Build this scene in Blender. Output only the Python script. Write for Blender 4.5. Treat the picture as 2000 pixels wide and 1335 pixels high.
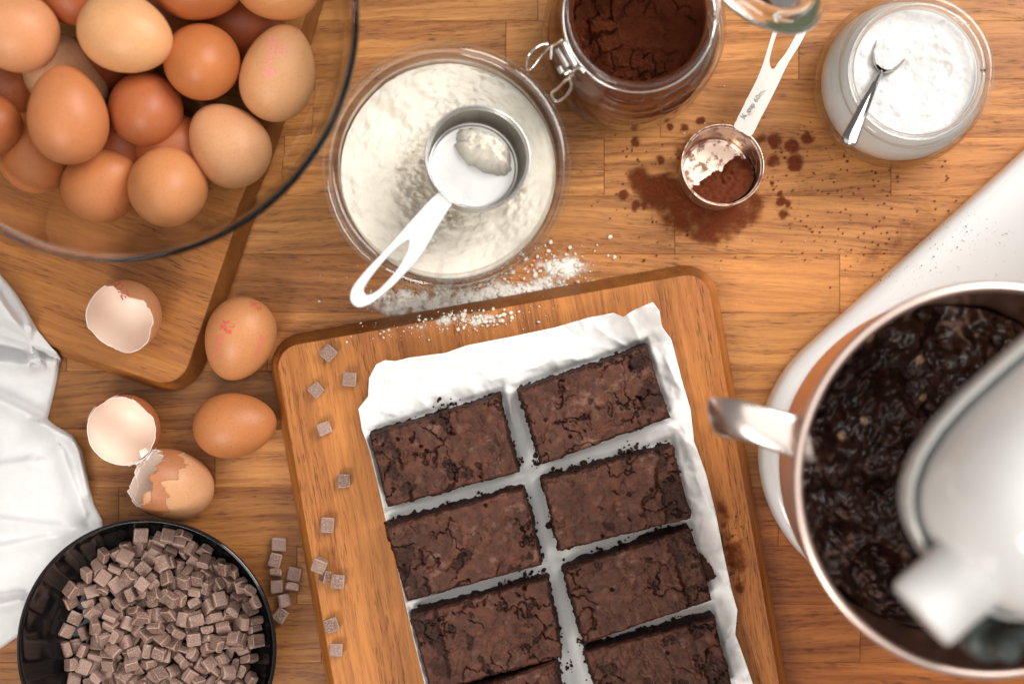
import bpy, bmesh, math, random
import numpy as np
from mathutils import Vector, Matrix, Quaternion
from mathutils.bvhtree import BVHTree
from mathutils.geometry import tessellate_polygon

# ------------------------------------------------------------------ scene, camera, light
sc = bpy.context.scene
for o in list(bpy.data.objects): bpy.data.objects.remove(o)
COL = sc.collection
R = math.radians
H = 1.0            # camera height above the worktop, metres
S = 0.36e-3        # metres per photograph pixel at worktop level

cam = bpy.data.cameras.new('camera'); camo = bpy.data.objects.new('camera', cam); COL.objects.link(camo)
camo.location = (0, 0, H); camo.rotation_euler = (0, 0, 0)
cam.lens = 50.0; cam.sensor_width = 36.0; cam.sensor_fit = 'HORIZONTAL'; cam.clip_start = 0.01; cam.clip_end = 50
cam.dof.use_dof = True; cam.dof.focus_distance = 0.962; cam.dof.aperture_fstop = 2.25; cam.dof.aperture_blades = 0
sc.camera = camo

w = bpy.data.worlds.new('World'); sc.world = w; w.use_nodes = True
w.node_tree.nodes['Background'].inputs[0].default_value = (1.0, 0.96, 0.92, 1)
w.node_tree.nodes['Background'].inputs[1].default_value = 0.20

def lamp(name, loc, target, sx, sy, power, col):
    l = bpy.data.lights.new(name, 'AREA'); l.shape = 'RECTANGLE'; l.size = sx; l.size_y = sy
    l.energy = power; l.color = col
    o = bpy.data.objects.new(name, l); COL.objects.link(o); o.location = loc
    d = Vector(target) - Vector(loc); o.rotation_euler = d.to_track_quat('-Z', 'Y').to_euler()
    return o
lamp('window_light', (1.05, 0.95, 1.25), (0.08, 0.02, 0), 1.1, 0.9, 33, (1.0, 0.97, 0.94))
lamp('softbox_light', (-0.55, -0.95, 1.05), (-0.02, 0.0, 0), 0.5, 0.5, 11.0, (1.0, 0.95, 0.885))
lamp('ceiling_light', (0.05, 0.1, 2.1), (0, 0, 0), 2.2, 2.2, 17.0, (1.0, 0.98, 0.95))

sc.view_settings.view_transform = 'Standard'; sc.view_settings.look = 'None'
sc.view_settings.exposure = 0.18; sc.view_settings.gamma = 1.0; sc.view_settings.use_curve_mapping = False
sc.render.engine = 'CYCLES'
cy = sc.cycles
cy.use_denoising = True; cy.max_bounces = 14; cy.transmission_bounces = 12; cy.transparent_max_bounces = 16
cy.glossy_bounces = 6; cy.diffuse_bounces = 4; cy.caustics_reflective = True; cy.caustics_refractive = True
cy.blur_glossy = 0.6; cy.sample_clamp_indirect = 24.0

# ------------------------------------------------------------------ helpers
def P(px, py, z=0.0):
    k = S * (1 - z / H)
    return Vector(((px - 1000) * k, -(py - 667.5) * k, z))

def hsh(ix, iy, iz, seed):
    h = (ix.astype(np.int64) * 374761393 + iy.astype(np.int64) * 668265263 + iz.astype(np.int64) * 1440662683 + seed * 974711 + 12345) & 0xffffffff
    h = ((h ^ (h >> 13)) * 1274126177) & 0xffffffff
    h = ((h ^ (h >> 15)) * 2246822519) & 0xffffffff
    return ((h ^ (h >> 16)) & 0xffffff) / float(0x1000000)

def noise(x, y, z=None, seed=0):
    x = np.asarray(x, float); y = np.asarray(y, float)
    if z is None: z = np.zeros_like(x)
    x, y, z = np.broadcast_arrays(x, y, z)
    ix, iy, iz = np.floor(x).astype(np.int64), np.floor(y).astype(np.int64), np.floor(z).astype(np.int64)
    fx, fy, fz = x - ix, y - iy, z - iz
    s = lambda t: t * t * t * (t * (t * 6 - 15) + 10)
    ux, uy, uz = s(fx), s(fy), s(fz)
    r = 0
    for dx in (0, 1):
        for dy in (0, 1):
            for dz in (0, 1):
                r = r + hsh(ix + dx, iy + dy, iz + dz, seed) * (ux if dx else 1 - ux) * (uy if dy else 1 - uy) * (uz if dz else 1 - uz)
    return r                                            # 0..1

def fbm(x, y, z=None, seed=0, oct=4, gain=0.5):
    a, t, n = 1.0, 0.0, 0.0
    for i in range(oct):
        k = 2.03 ** i
        ca, sa = math.cos(0.9 * i + .4), math.sin(0.9 * i + .4); xx, yy = np.asarray(x), np.asarray(y)
        t = t + a * noise((xx * ca - yy * sa) * k, (xx * sa + yy * ca) * k, None if z is None else np.asarray(z) * k, seed + i * 17); n += a; a *= gain
    return t / n - 0.5                                  # about -0.35..0.35

def worley(x, y, seed=0):
    ix, iy = np.floor(x).astype(np.int64), np.floor(y).astype(np.int64)
    f1 = np.full(x.shape, 9.0); f2 = np.full(x.shape, 9.0); cid = np.zeros(x.shape)
    zz = np.zeros_like(ix)
    for dx in (-1, 0, 1):
        for dy in (-1, 0, 1):
            cx = ix + dx; cyy = iy + dy
            qx = cx + 0.1 + 0.8 * hsh(cx, cyy, zz, seed); qy = cyy + 0.1 + 0.8 * hsh(cx, cyy, zz + 1, seed)
            d = np.hypot(qx - x, qy - y); c = hsh(cx, cyy, zz + 2, seed)
            new = d < f1
            f2 = np.where(new, f1, np.minimum(f2, d)); cid = np.where(new, c, cid); f1 = np.where(new, d, f1)
    return f1, f2, cid

def sstep(a, b, x):
    t = np.clip((x - a) / (b - a), 0, 1); return t * t * (3 - 2 * t)

def tag(o, label=None, cat=None, group=None, kind=None):
    if label: o['label'] = label
    if cat: o['category'] = cat
    if group: o['group'] = group
    if kind: o['kind'] = kind
    return o

def mk(name, verts, faces, mat, parent=None, smooth=True, attrs=None, loc=None, world=True):
    """one mesh object; verts in world space unless parent given with world=False"""
    me = bpy.data.meshes.new(name)
    v = np.asarray(verts, float)
    org = Vector((0, 0, 0))
    if parent is None and loc is not None:
        org = Vector(loc); v = v - np.array(org)
    me.from_pydata(v.tolist(), [], faces)
    if attrs:
        for k, a in attrs.items():
            at = me.attributes.new(k, 'FLOAT', 'POINT'); at.data.foreach_set('value', np.asarray(a, np.float32).ravel())
    mats = mat if isinstance(mat, (list, tuple)) else [mat]
    for m in mats: me.materials.append(m)
    if smooth: me.polygons.foreach_set('use_smooth', [True] * len(me.polygons))
    me.update()
    o = bpy.data.objects.new(name, me); COL.objects.link(o); o.location = org
    if parent is not None:
        o.parent = parent
        if world: o.matrix_parent_inverse = pm(parent).inverted()
    return o

def pm(o):
    m = Matrix.LocRotScale(o.location, o.rotation_euler.to_quaternion() if o.rotation_mode != 'QUATERNION' else o.rotation_quaternion, o.scale)
    return m if o.parent is None else pm(o.parent) @ o.matrix_parent_inverse @ m

def empty(name, loc):
    o = bpy.data.objects.new(name, None); COL.objects.link(o); o.location = loc; o.empty_display_size = 0.02; return o

def grid_faces(nu, nv, closed_u=False, off=0):
    f = []
    for j in range(nv - 1):
        for i in range(nu if closed_u else nu - 1):
            a = off + j * nu + i; b = off + j * nu + (i + 1) % nu
            f.append((a, b, b + nu, a + nu))
    return f

def lathe(prof, n=96):
    """prof: [(r,z)...] open or closed loop on the axis ends; returns verts, faces"""
    v, f, rows = [], [], []
    for r, z in prof:
        if r < 1e-6:
            rows.append([len(v)]); v.append((0, 0, z))
        else:
            rows.append(list(range(len(v), len(v) + n)))
            for k in range(n):
                a = 2 * math.pi * k / n; v.append((r * math.cos(a), r * math.sin(a), z))
    for A, B in zip(rows[:-1], rows[1:]):
        for k in range(n):
            k2 = (k + 1) % n
            if len(A) == 1 and len(B) == 1: continue
            if len(A) == 1: f.append((A[0], B[k2], B[k]))
            elif len(B) == 1: f.append((A[k], A[k2], B[0]))
            else: f.append((A[k], A[k2], B[k2], B[k]))
    return v, f

def smoothprof(pts, sub=4):
    """Catmull-Rom through the profile points"""
    pts = [np.array(p, float) for p in pts]; out = []
    for i in range(len(pts) - 1):
        p0 = pts[max(i - 1, 0)]; p1 = pts[i]; p2 = pts[i + 1]; p3 = pts[min(i + 2, len(pts) - 1)]
        for k in range(sub):
            t = k / sub
            q = 0.5 * ((2 * p1) + (-p0 + p2) * t + (2 * p0 - 5 * p1 + 4 * p2 - p3) * t * t + (-p0 + 3 * p1 - 3 * p2 + p3) * t ** 3)
            out.append(q)
    out.append(pts[-1]); return out

def sp2(pts, sub=4):
    return [(max(float(q[0]), 0.0), float(q[1])) for q in smoothprof(pts, sub)]

def tube(pts, rad, n=10, sub=6, flat=1.0):
    """round (or flattened) tube along world points, closed at both ends"""
    p = smoothprof([np.array(q, float) for q in pts], sub) if sub > 1 else [np.array(q, float) for q in pts]
    v, f = [], []; up = np.array([0.03, 0.05, 1.0])
    for i, c in enumerate(p):
        t = p[min(i + 1, len(p) - 1)] - p[max(i - 1, 0)]; t = t / (np.linalg.norm(t) + 1e-12)
        s = np.cross(up, t); s = s / (np.linalg.norm(s) + 1e-9); u = np.cross(t, s)
        rr = rad if not callable(rad) else rad(i / (len(p) - 1))
        for k in range(n):
            a = 2 * math.pi * k / n; v.append(c + s * rr * math.cos(a) + u * rr * flat * math.sin(a))
    f = grid_faces(n, len(p), True)
    f.append(tuple(range(n - 1, -1, -1))); f.append(tuple(range((len(p) - 1) * n, len(p) * n)))
    return v, f

def plate(outer, holes, t):
    """flat plate from 2-D outlines (world xyz top points), thickness t downwards"""
    loops = [[Vector(q) for q in outer]] + [[Vector(q) for q in h] for h in holes]
    flat = [q for l in loops for q in l]
    tri = tessellate_polygon([[Vector((q.x, q.y, 0)) for q in l] for l in loops])
    n = len(flat); v = [tuple(q) for q in flat] + [(q.x, q.y, q.z - t) for q in flat]
    f = []
    for a, b, c in tri:
        nrm = (flat[b] - flat[a]).cross(flat[c] - flat[a]).z
        if nrm < 0: b, c = c, b
        f.append((a, b, c)); f.append((n + a, n + c, n + b))
    k = 0
    for l in loops:
        m = len(l)
        for i in range(m): f.append((k + i, n + k + i, n + k + (i + 1) % m, k + (i + 1) % m))
        k += m
    return v, f

def lumps(pts, sizes, seed=0, squash=0.75):
    """many small irregular grains as one vertex / face list"""
    t = (1 + 5 ** .5) / 2
    iv = np.array([(-1, t, 0), (1, t, 0), (-1, -t, 0), (1, -t, 0), (0, -1, t), (0, 1, t), (0, -1, -t), (0, 1, -t), (t, 0, -1), (t, 0, 1), (-t, 0, -1), (-t, 0, 1)]) / 1.9
    fi = [(0, 11, 5), (0, 5, 1), (0, 1, 7), (0, 7, 10), (0, 10, 11), (1, 5, 9), (5, 11, 4), (11, 10, 2), (10, 7, 6), (7, 1, 8), (3, 9, 4), (3, 4, 2), (3, 2, 6), (3, 6, 8), (3, 8, 9), (4, 9, 5), (2, 4, 11), (6, 2, 10), (8, 6, 7), (9, 8, 1)]
    rng = np.random.default_rng(seed); V = []; F = []
    for i, (p, s) in enumerate(zip(pts, sizes)):
        q = iv * (0.75 + 0.5 * rng.random((12, 1))) * s * np.array([0.8 + .5 * rng.random(), 0.8 + .5 * rng.random(), squash])
        a = rng.random() * 6.28; c, d = math.cos(a), math.sin(a)
        q = np.stack([q[:, 0] * c - q[:, 1] * d, q[:, 0] * d + q[:, 1] * c, q[:, 2]], 1) + np.array(p)
        V.append(q); F += [(a0 + 12 * i, b0 + 12 * i, c0 + 12 * i) for a0, b0, c0 in fi]
    return np.concatenate(V), F

TXT = {}
def text_mesh(body, size, extrude=0.0):
    cu = bpy.data.curves.new('t', 'FONT'); cu.body = body; cu.size = size; cu.align_x = 'CENTER'; cu.align_y = 'CENTER'; cu.resolution_u = 2; cu.extrude = extrude; cu.offset = size * (.022 if extrude == 0 else .008)
    to = bpy.data.objects.new('t', cu); COL.objects.link(to); dg = bpy.context.evaluated_depsgraph_get(); ev = to.evaluated_get(dg); me = ev.to_mesh()
    r = ([np.array(q.co) for q in me.vertices], [tuple(p.vertices) for p in me.polygons]); ev.to_mesh_clear(); bpy.data.objects.remove(to); bpy.data.curves.remove(cu); return r
for t_, s_ in (('BROWN', .0078), ('6STEXNII', .0050), ('1UK15', .0033), ('13139', .0034), ('BROWN', .0070), ('STEX', .0066), ('15', .006), ('TTE', .0075)): TXT[(t_, s_)] = text_mesh(t_, s_)
TXT['cup'] = text_mesh('\u00bc cup 60mL', .0050, .00006)

# ------------------------------------------------------------------ materials
def newmat(name):
    m = bpy.data.materials.new(name); m.use_nodes = True
    nt = m.node_tree; b = nt.nodes['Principled BSDF']; return m, nt, b

def N(nt, typ, **kw):
    n = nt.nodes.new(typ)
    for k, v in kw.items():
        if k.startswith('i_'):
            key = k[2:].replace('_', ' ')
            n.inputs[int(key) if key.isdigit() else key].default_value = v
        else: setattr(n, k, v)
    return n

def math_(nt, op, a, b=None, clamp=False, c=None):
    n = nt.nodes.new('ShaderNodeMath'); n.operation = op; n.use_clamp = clamp
    for i, x in enumerate((a, b)):
        if x is None: continue
        if isinstance(x, (int, float)): n.inputs[i].default_value = x
        else: nt.links.new(x, n.inputs[i])
    if c is not None: n.inputs[2].default_value = c
    return n.outputs[0]

def mixc(nt, fac, a, b, mode='MIX'):
    n = nt.nodes.new('ShaderNodeMix'); n.data_type = 'RGBA'; n.blend_type = mode
    for s, x in ((n.inputs[0], fac), (n.inputs[6], a), (n.inputs[7], b)):
        if isinstance(x, (int, float)): s.default_value = x
        elif isinstance(x, tuple): s.default_value = (*x[:3], 1)
        else: nt.links.new(x, s)
    return n.outputs[2]

def ramp(nt, fac, a, b):
    n = nt.nodes.new('ShaderNodeMapRange'); n.interpolation_type = 'SMOOTHSTEP'
    nt.links.new(fac, n.inputs[0]); n.inputs[1].default_value = a; n.inputs[2].default_value = b
    return n.outputs[0]

def tnoise(nt, vec, scale, detail=3, rough=0.55, sc3=None):
    if sc3 is not None:
        mp = nt.nodes.new('ShaderNodeMapping'); mp.inputs['Scale'].default_value = sc3
        nt.links.new(vec, mp.inputs[0]); vec = mp.outputs[0]
    n = nt.nodes.new('ShaderNodeTexNoise'); n.inputs['Scale'].default_value = scale; n.inputs['Detail'].default_value = detail
    n.inputs['Roughness'].default_value = rough; nt.links.new(vec, n.inputs['Vector']); return n.outputs[0]

def bump(nt, b, h, strength, dist):
    n = nt.nodes.new('ShaderNodeBump'); n.inputs['Strength'].default_value = strength; n.inputs['Distance'].default_value = dist
    nt.links.new(h, n.inputs['Height']); nt.links.new(n.outputs[0], b.inputs['Normal']); return n

def objvec(nt, randomise=True):
    tc = nt.nodes.new('ShaderNodeTexCoord'); v = tc.outputs['Object']
    if randomise:
        oi = nt.nodes.new('ShaderNodeObjectInfo'); cb = nt.nodes.new('ShaderNodeCombineXYZ')
        for i, k in enumerate((3.7, 5.1, 2.3)): nt.links.new(math_(nt, 'MULTIPLY', oi.outputs['Random'], k), cb.inputs[i])
        ad = nt.nodes.new('ShaderNodeVectorMath'); ad.operation = 'ADD'; nt.links.new(v, ad.inputs[0]); nt.links.new(cb.outputs[0], ad.inputs[1]); v = ad.outputs[0]
    return v

def wood(name, light, dark, pore, rough=0.42, ringk=55, slant=0.06, pore_amt=0.75):
    m, nt, b = newmat(name); L = nt.links
    v = objvec(nt); oi = N(nt, 'ShaderNodeObjectInfo')
    # the grain runs at a slightly different slant in each piece
    ang = math_(nt, 'MULTIPLY', math_(nt, 'SUBTRACT', math_(nt, 'FRACT', math_(nt, 'MULTIPLY', oi.outputs['Random'], 7.13)), 0.5), slant * 2)
    rot = N(nt, 'ShaderNodeVectorRotate', rotation_type='Z_AXIS'); L.new(v, rot.inputs['Vector']); L.new(ang, rot.inputs['Angle']); v = rot.outputs[0]
    # slow waviness
    wv = tnoise(nt, v, 1.0, 2, sc3=(9, 22, 22)); cb = N(nt, 'ShaderNodeCombineXYZ')
    L.new(math_(nt, 'MULTIPLY', math_(nt, 'SUBTRACT', wv, 0.5), 0.010), cb.inputs[1])
    ad = N(nt, 'ShaderNodeVectorMath', operation='ADD'); L.new(v, ad.inputs[0]); L.new(cb.outputs[0], ad.inputs[1]); v = ad.outputs[0]
    low = tnoise(nt, v, 1.0, 2, 0.5, sc3=(2.0, 15, 15))
    ring = math_(nt, 'MULTIPLY_ADD', math_(nt, 'SINE', math_(nt, 'MULTIPLY', low, ringk)), 0.5, c=0.5)
    streak = ramp(nt, tnoise(nt, v, 1.0, 4, 0.6, sc3=(5, 95, 95)), 0.30, 0.72)
    lines = ramp(nt, tnoise(nt, v, 1.0, 3, 0.6, sc3=(14, 420, 420)), 0.36, 0.70)
    fine = tnoise(nt, v, 1.0, 3, 0.65, sc3=(40, 900, 900))
    pores = ramp(nt, tnoise(nt, v, 1.0, 2, 0.5, sc3=(95, 1150, 1150)), 0.54, 0.68)
    pores = math_(nt, 'MULTIPLY', pores, math_(nt, 'MULTIPLY_ADD', ring, 0.7, c=0.30))      # dashes gather in the early wood
    f = math_(nt, 'ADD', math_(nt, 'MULTIPLY', ring, 0.26), math_(nt, 'ADD', math_(nt, 'MULTIPLY', streak, 0.36), math_(nt, 'MULTIPLY', lines, 0.40)), True)
    f = math_(nt, 'ADD', f, math_(nt, 'MULTIPLY', math_(nt, 'SUBTRACT', fine, 0.5), 0.5), True)
    c = mixc(nt, f, light, dark)
    patch = ramp(nt, tnoise(nt, v, 1.0, 3, 0.5, sc3=(6, 20, 20)), 0.5, 0.75)
    c = mixc(nt, math_(nt, 'MULTIPLY', patch, 0.35), c, tuple(x * y for x, y in zip(dark, (0.9, 0.75, 0.65))))
    c = mixc(nt, math_(nt, 'MULTIPLY', pores, pore_amt), c, pore)
    c = mixc(nt, 1.0, c, oi.outputs['Color'], 'MULTIPLY')
    # end grain soaks up more oil and is darker
    tc2 = N(nt, 'ShaderNodeTexCoord'); sx = N(nt, 'ShaderNodeSeparateXYZ'); L.new(tc2.outputs['Normal'], sx.inputs[0])
    c = mixc(nt, math_(nt, 'MULTIPLY', ramp(nt, math_(nt, 'ABSOLUTE', sx.outputs[0]), 0.35, 0.75), 0.62), c, tuple(x * 0.45 for x in dark))
    L.new(c, b.inputs['Base Color'])
    L.new(math_(nt, 'MULTIPLY_ADD', fine, 0.25, c=rough - 0.12), b.inputs['Roughness'])
    b.inputs['Specular IOR Level'].default_value = 0.33
    bump(nt, b, math_(nt, 'SUBTRACT', math_(nt, 'MULTIPLY', fine, 0.5), pores), 0.40, 0.0004)
    return m

M = {}
M['stave'] = wood('oiled_oak_stave', (0.66, 0.297, 0.086), (0.255, 0.080, 0.0185), (0.105, 0.034, 0.009), slant=0.075)
M['board'] = wood('oak_board', (0.54, 0.222, 0.054), (0.245, 0.078, 0.0165), (0.090, 0.029, 0.008), rough=0.47, slant=0.0, ringk=42)
M['slab'] = newmat('worktop_core')[0]; M['slab'].node_tree.nodes['Principled BSDF'].inputs['Base Color'].default_value = (0.05, 0.022, 0.009, 1)

def simple(name, col, rough=0.5, metal=0.0, spec=0.5, **kw):
    m, nt, b = newmat(name); b.inputs['Base Color'].default_value = (*col, 1); b.inputs['Roughness'].default_value = rough
    b.inputs['Metallic'].default_value = metal; b.inputs['Specular IOR Level'].default_value = spec
    for k, v in kw.items(): b.inputs[k.replace('_', ' ')].default_value = v
    return m

def glassmat(name, tint):
    m, nt, b = newmat(name); b.inputs['Base Color'].default_value = (*tint, 1); b.inputs['Transmission Weight'].default_value = 1.0
    b.inputs['Roughness'].default_value = 0.0; b.inputs['IOR'].default_value = 1.46; return m
M['glass'] = glassmat('clear_glass', (0.985, 0.995, 0.985))
M['bowlglass'] = glassmat('bowl_glass', (0.97, 0.985, 0.98))

def clearglass(name):
    """clear jar glass: see-through, with the bright glancing reflections of its curved faces"""
    m = bpy.data.materials.new(name); m.use_nodes = True; nt = m.node_tree; nt.nodes.clear(); out = N(nt, 'ShaderNodeOutputMaterial')
    tr = N(nt, 'ShaderNodeBsdfTransparent'); tr.inputs[0].default_value = (.975, .982, .975, 1); gl = N(nt, 'ShaderNodeBsdfGlossy'); gl.inputs['Roughness'].default_value = .03
    lw = N(nt, 'ShaderNodeLayerWeight'); lw.inputs[0].default_value = 0.5; mx = N(nt, 'ShaderNodeMixShader')
    fr = math_(nt, 'MULTIPLY_ADD', math_(nt, 'POWER', lw.outputs['Facing'], 3.2), 0.80, c=0.06)
    nt.links.new(fr, mx.inputs[0]); nt.links.new(tr.outputs[0], mx.inputs[1]); nt.links.new(gl.outputs[0], mx.inputs[2]); nt.links.new(mx.outputs[0], out.inputs[0]); return m
M['jarglass'] = clearglass('clear_jar_glass')
def metalmat(name, col, rough, brush=0.0, smear=None, sm0=.56):
    m, nt, b = newmat(name); b.inputs['Metallic'].default_value = 1.0
    v = objvec(nt, False); n = tnoise(nt, v, 900, 3); n2 = tnoise(nt, v, 60, 4)
    nt.links.new(math_(nt, 'ADD', math_(nt, 'MULTIPLY', n2, 0.14), rough - 0.05), b.inputs['Roughness'])
    c = mixc(nt, n2, tuple(x * 0.93 for x in col), col)
    if smear:
        msk = ramp(nt, tnoise(nt, v, 120, 6, 0.68), sm0, sm0 + .10)
        c = mixc(nt, math_(nt, 'MULTIPLY', msk, 0.88), c, smear)
        nt.links.new(math_(nt, 'SUBTRACT', 1.0, math_(nt, 'MULTIPLY', msk, 0.88)), b.inputs['Metallic'])
    nt.links.new(c, b.inputs['Base Color'])
    if brush: bump(nt, b, n, brush, 0.0002)
    return m
M['steel'] = metalmat('brushed_steel', (0.52, 0.51, 0.49), 0.27, 0.05)
M['spoon'] = metalmat('spoon_steel', (0.46, 0.44, 0.43), 0.10)
M['satin'] = metalmat('satin_steel', (0.88, 0.87, 0.85), 0.42, 0.08)
M['handle'] = metalmat('dusted_steel', (0.56, 0.53, 0.49), 0.45, 0.06, (0.34, 0.20, 0.14), .60)
M['cocoasteel'] = metalmat('cocoa_smeared_steel', (0.78, 0.60, 0.48), 0.30, 0.05, (0.21, 0.055, 0.026), .50)  # coppery base colour paints in reflected cocoa and wood; smears are powder
M['strap'] = metalmat('warm_polished_steel', (0.86, 0.74, 0.68), 0.26)
M['chrome'] = metalmat('polished_steel', (0.82, 0.80, 0.78), 0.10)
M['copper'] = metalmat('copper', (0.90, 0.60, 0.47), 0.30, 0.03)
M['copperrim'] = metalmat('polished_copper', (0.95, 0.74, 0.65), 0.34)

def eggmat():
    m, nt, b = newmat('eggshell'); oi = N(nt, 'ShaderNodeObjectInfo'); v = objvec(nt)
    sp = ramp(nt, tnoise(nt, v, 850, 3), 0.54, 0.70); bl = tnoise(nt, v, 45, 4)
    c = mixc(nt, math_(nt, 'MULTIPLY', sp, 0.42), oi.outputs['Color'], mixc(nt, 1.0, oi.outputs['Color'], (0.60, 0.42, 0.30), 'MULTIPLY'))
    c = mixc(nt, math_(nt, 'MULTIPLY', ramp(nt, bl, 0.4, 0.7), 0.22), c, mixc(nt, 1.0, oi.outputs['Color'], (0.78, 0.62, 0.5), 'MULTIPLY'))
    nt.links.new(c, b.inputs['Base Color']); b.inputs['Roughness'].default_value = 0.46; b.inputs['Specular IOR Level'].default_value = 0.42
    b.inputs['Subsurface Weight'].default_value = 0.12; b.inputs['Subsurface Radius'].default_value = (0.004, 0.0018, 0.001); b.inputs['Subsurface Scale'].default_value = 1.0
    bump(nt, b, tnoise(nt, v, 1300, 2), 0.10, 0.0003); return m
M['egg'] = eggmat()
M['shellin'] = simple('eggshell_inside', (0.90, 0.73, 0.62), 0.40, 0, 0.4)
M['membrane'] = simple('shell_membrane', (0.90, 0.80, 0.75), 0.45, 0, 0.4)
M['stamp'] = simple('red_stamp_ink', (0.62, 0.10, 0.075), 0.6)
M['pinkstamp'] = simple('pink_stamp_ink', (0.70, 0.17, 0.12), 0.6)
M['palestamp'] = simple('pale_pink_stamp_ink', (0.85, 0.28, 0.24), 0.6)

def crumbmat(name, crust, crumb, bloomc):
    m, nt, b = newmat(name); v = objvec(nt)
    at = N(nt, 'ShaderNodeAttribute', attribute_name='crust'); bo = N(nt, 'ShaderNodeAttribute', attribute_name='bloom')
    n1 = tnoise(nt, v, 160, 5, 0.65); n2 = tnoise(nt, v, 1400, 3, 0.6)
    cr = mixc(nt, ramp(nt, n1, 0.3, 0.72), tuple(x * 0.58 for x in crust), tuple(x * 1.35 for x in crust))
    cr = mixc(nt, math_(nt, 'MULTIPLY', ramp(nt, n2, 0.55, 0.75), 0.35), cr, tuple(x * 1.7 for x in crust))
    cb = mixc(nt, n1, tuple(x * 0.55 for x in crumb), tuple(x * 1.35 for x in crumb))
    zone = tnoise(nt, v, 34, 3, .5); cr = mixc(nt, math_(nt, 'MULTIPLY', ramp(nt, zone, .42, .66), .55), cr, tuple(x * .55 for x in crust))
    c = mixc(nt, at.outputs['Fac'], cb, cr); c = mixc(nt, bo.outputs['Fac'], c, bloomc)
    nt.links.new(c, b.inputs['Base Color'])
    nt.links.new(math_(nt, 'SUBTRACT', 0.72, math_(nt, 'MULTIPLY', at.outputs['Fac'], math_(nt, 'MULTIPLY', n1, 0.45))), b.inputs['Roughness'])
    b.inputs['Specular IOR Level'].default_value = 0.30
    bump(nt, b, math_(nt, 'ADD', n2, math_(nt, 'MULTIPLY', n1, 0.8)), 0.55, 0.0005); return m
M['brownie'] = crumbmat('brownie', (0.088, 0.0262, 0.0122), (0.022, 0.0066, 0.0036), (0.25, 0.125, 0.085))
M['crumb'] = simple('brownie_crumb', (0.040, 0.0145, 0.0085), 0.8, 0, .3)

def powdermat(name, col, col2, scale=900, sss=0.0, b_=0.6):
    m, nt, b = newmat(name); v = objvec(nt, False); n = tnoise(nt, v, scale, 4, 0.65); n2 = tnoise(nt, v, 70, 4)
    nt.links.new(mixc(nt, math_(nt, 'ADD', math_(nt, 'MULTIPLY', n, 0.5), math_(nt, 'MULTIPLY', n2, 0.5)), col2, col), b.inputs['Base Color'])
    b.inputs['Roughness'].default_value = 0.95; b.inputs['Specular IOR Level'].default_value = 0.12
    bump(nt, b, n, b_, 0.0005); return m
M['flour'] = powdermat('flour', (0.86, 0.81, 0.72), (0.72, 0.65, 0.54), b_=1.0)
M['sugar'] = powdermat('icing_sugar', (0.80, 0.79, 0.775), (0.66, 0.645, 0.625), b_=1.0)
M['cocoa'] = powdermat('cocoa_powder', (0.170, 0.043, 0.017), (0.105, 0.024, 0.009))

def filmmat(name, col, k=1.0, scale=1600):
    """loose powder lying on the worktop: covers it where the 'dens' attribute and the grain noise say so"""
    m, nt, b = newmat(name); out = nt.nodes['Material Output']; v = objvec(nt, False)
    at = N(nt, 'ShaderNodeAttribute', attribute_name='dens')
    n = tnoise(nt, v, scale, 3, 0.7); n2 = tnoise(nt, v, 260, 3, 0.6)
    thr = math_(nt, 'ADD', math_(nt, 'MULTIPLY', n, 0.6), math_(nt, 'MULTIPLY', n2, 0.4))
    g = ramp(nt, math_(nt, 'SUBTRACT', at.outputs['Fac'], thr), -0.50, 0.62)
    a = math_(nt, 'MULTIPLY', math_(nt, 'MULTIPLY', g, ramp(nt, at.outputs['Fac'], 0.0, 0.55)), k, True)
    b.inputs['Base Color'].default_value = (*col, 1); b.inputs['Roughness'].default_value = 0.95; b.inputs['Specular IOR Level'].default_value = 0.1
    tr = N(nt, 'ShaderNodeBsdfTransparent'); mx = N(nt, 'ShaderNodeMixShader')
    nt.links.new(a, mx.inputs[0]); nt.links.new(tr.outputs[0], mx.inputs[1]); nt.links.new(b.outputs[0], mx.inputs[2]); nt.links.new(mx.outputs[0], out.inputs[0]); return m
M['flourfilm'] = filmmat('loose_flour', (0.90, 0.86, 0.79), 0.95)
M['cocoafilm'] = filmmat('loose_cocoa', (0.150, 0.034, 0.012), 0.97)

def chipmat(name, dust):
    m, nt, b = newmat(name); oi = N(nt, 'ShaderNodeObjectInfo'); v = objvec(nt)
    n = tnoise(nt, v, 1100, 4, 0.75); n2 = tnoise(nt, v, 260, 3)
    base = mixc(nt, oi.outputs['Random'], (0.135, 0.064, 0.045), (0.320, 0.195, 0.155))
    c = mixc(nt, math_(nt, 'MULTIPLY', ramp(nt, n, 0.52, 0.62), 0.80), base, (0.52, 0.38, 0.31))
    c = mixc(nt, math_(nt, 'MULTIPLY', ramp(nt, n2, 0.45, 0.75), 0.40), c, (0.30, 0.175, 0.13))
    if dust: c = mixc(nt, dust, c, (0.52, 0.36, 0.28))
    nt.links.new(c, b.inputs['Base Color']); b.inputs['Roughness'].default_value = 0.55; bump(nt, b, n, 0.4, 0.0003); return m
M['chipedge'] = chipmat('chocolate_chunk_rubbed_edge', 0.50)
M['chip'] = chipmat('chocolate_chunk', 0.0)
M['black'] = simple('black_glaze', (0.006, 0.0055, 0.006), 0.09, 0, 0.55)
M['enamel'] = simple('white_enamel', (0.80, 0.795, 0.78), 0.22, 0, 0.5, Coat_Weight=0.4, Coat_Roughness=0.08)
M['trim'] = simple('pale_grey_trim', (0.62, 0.60, 0.57), 0.28, 0.35)
M['darkgrey'] = simple('dark_grey_rubber', (0.045, 0.055, 0.052), 0.45)
M['gasket'] = simple('green_rubber_seal', (0.10, 0.13, 0.065), 0.55)

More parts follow.
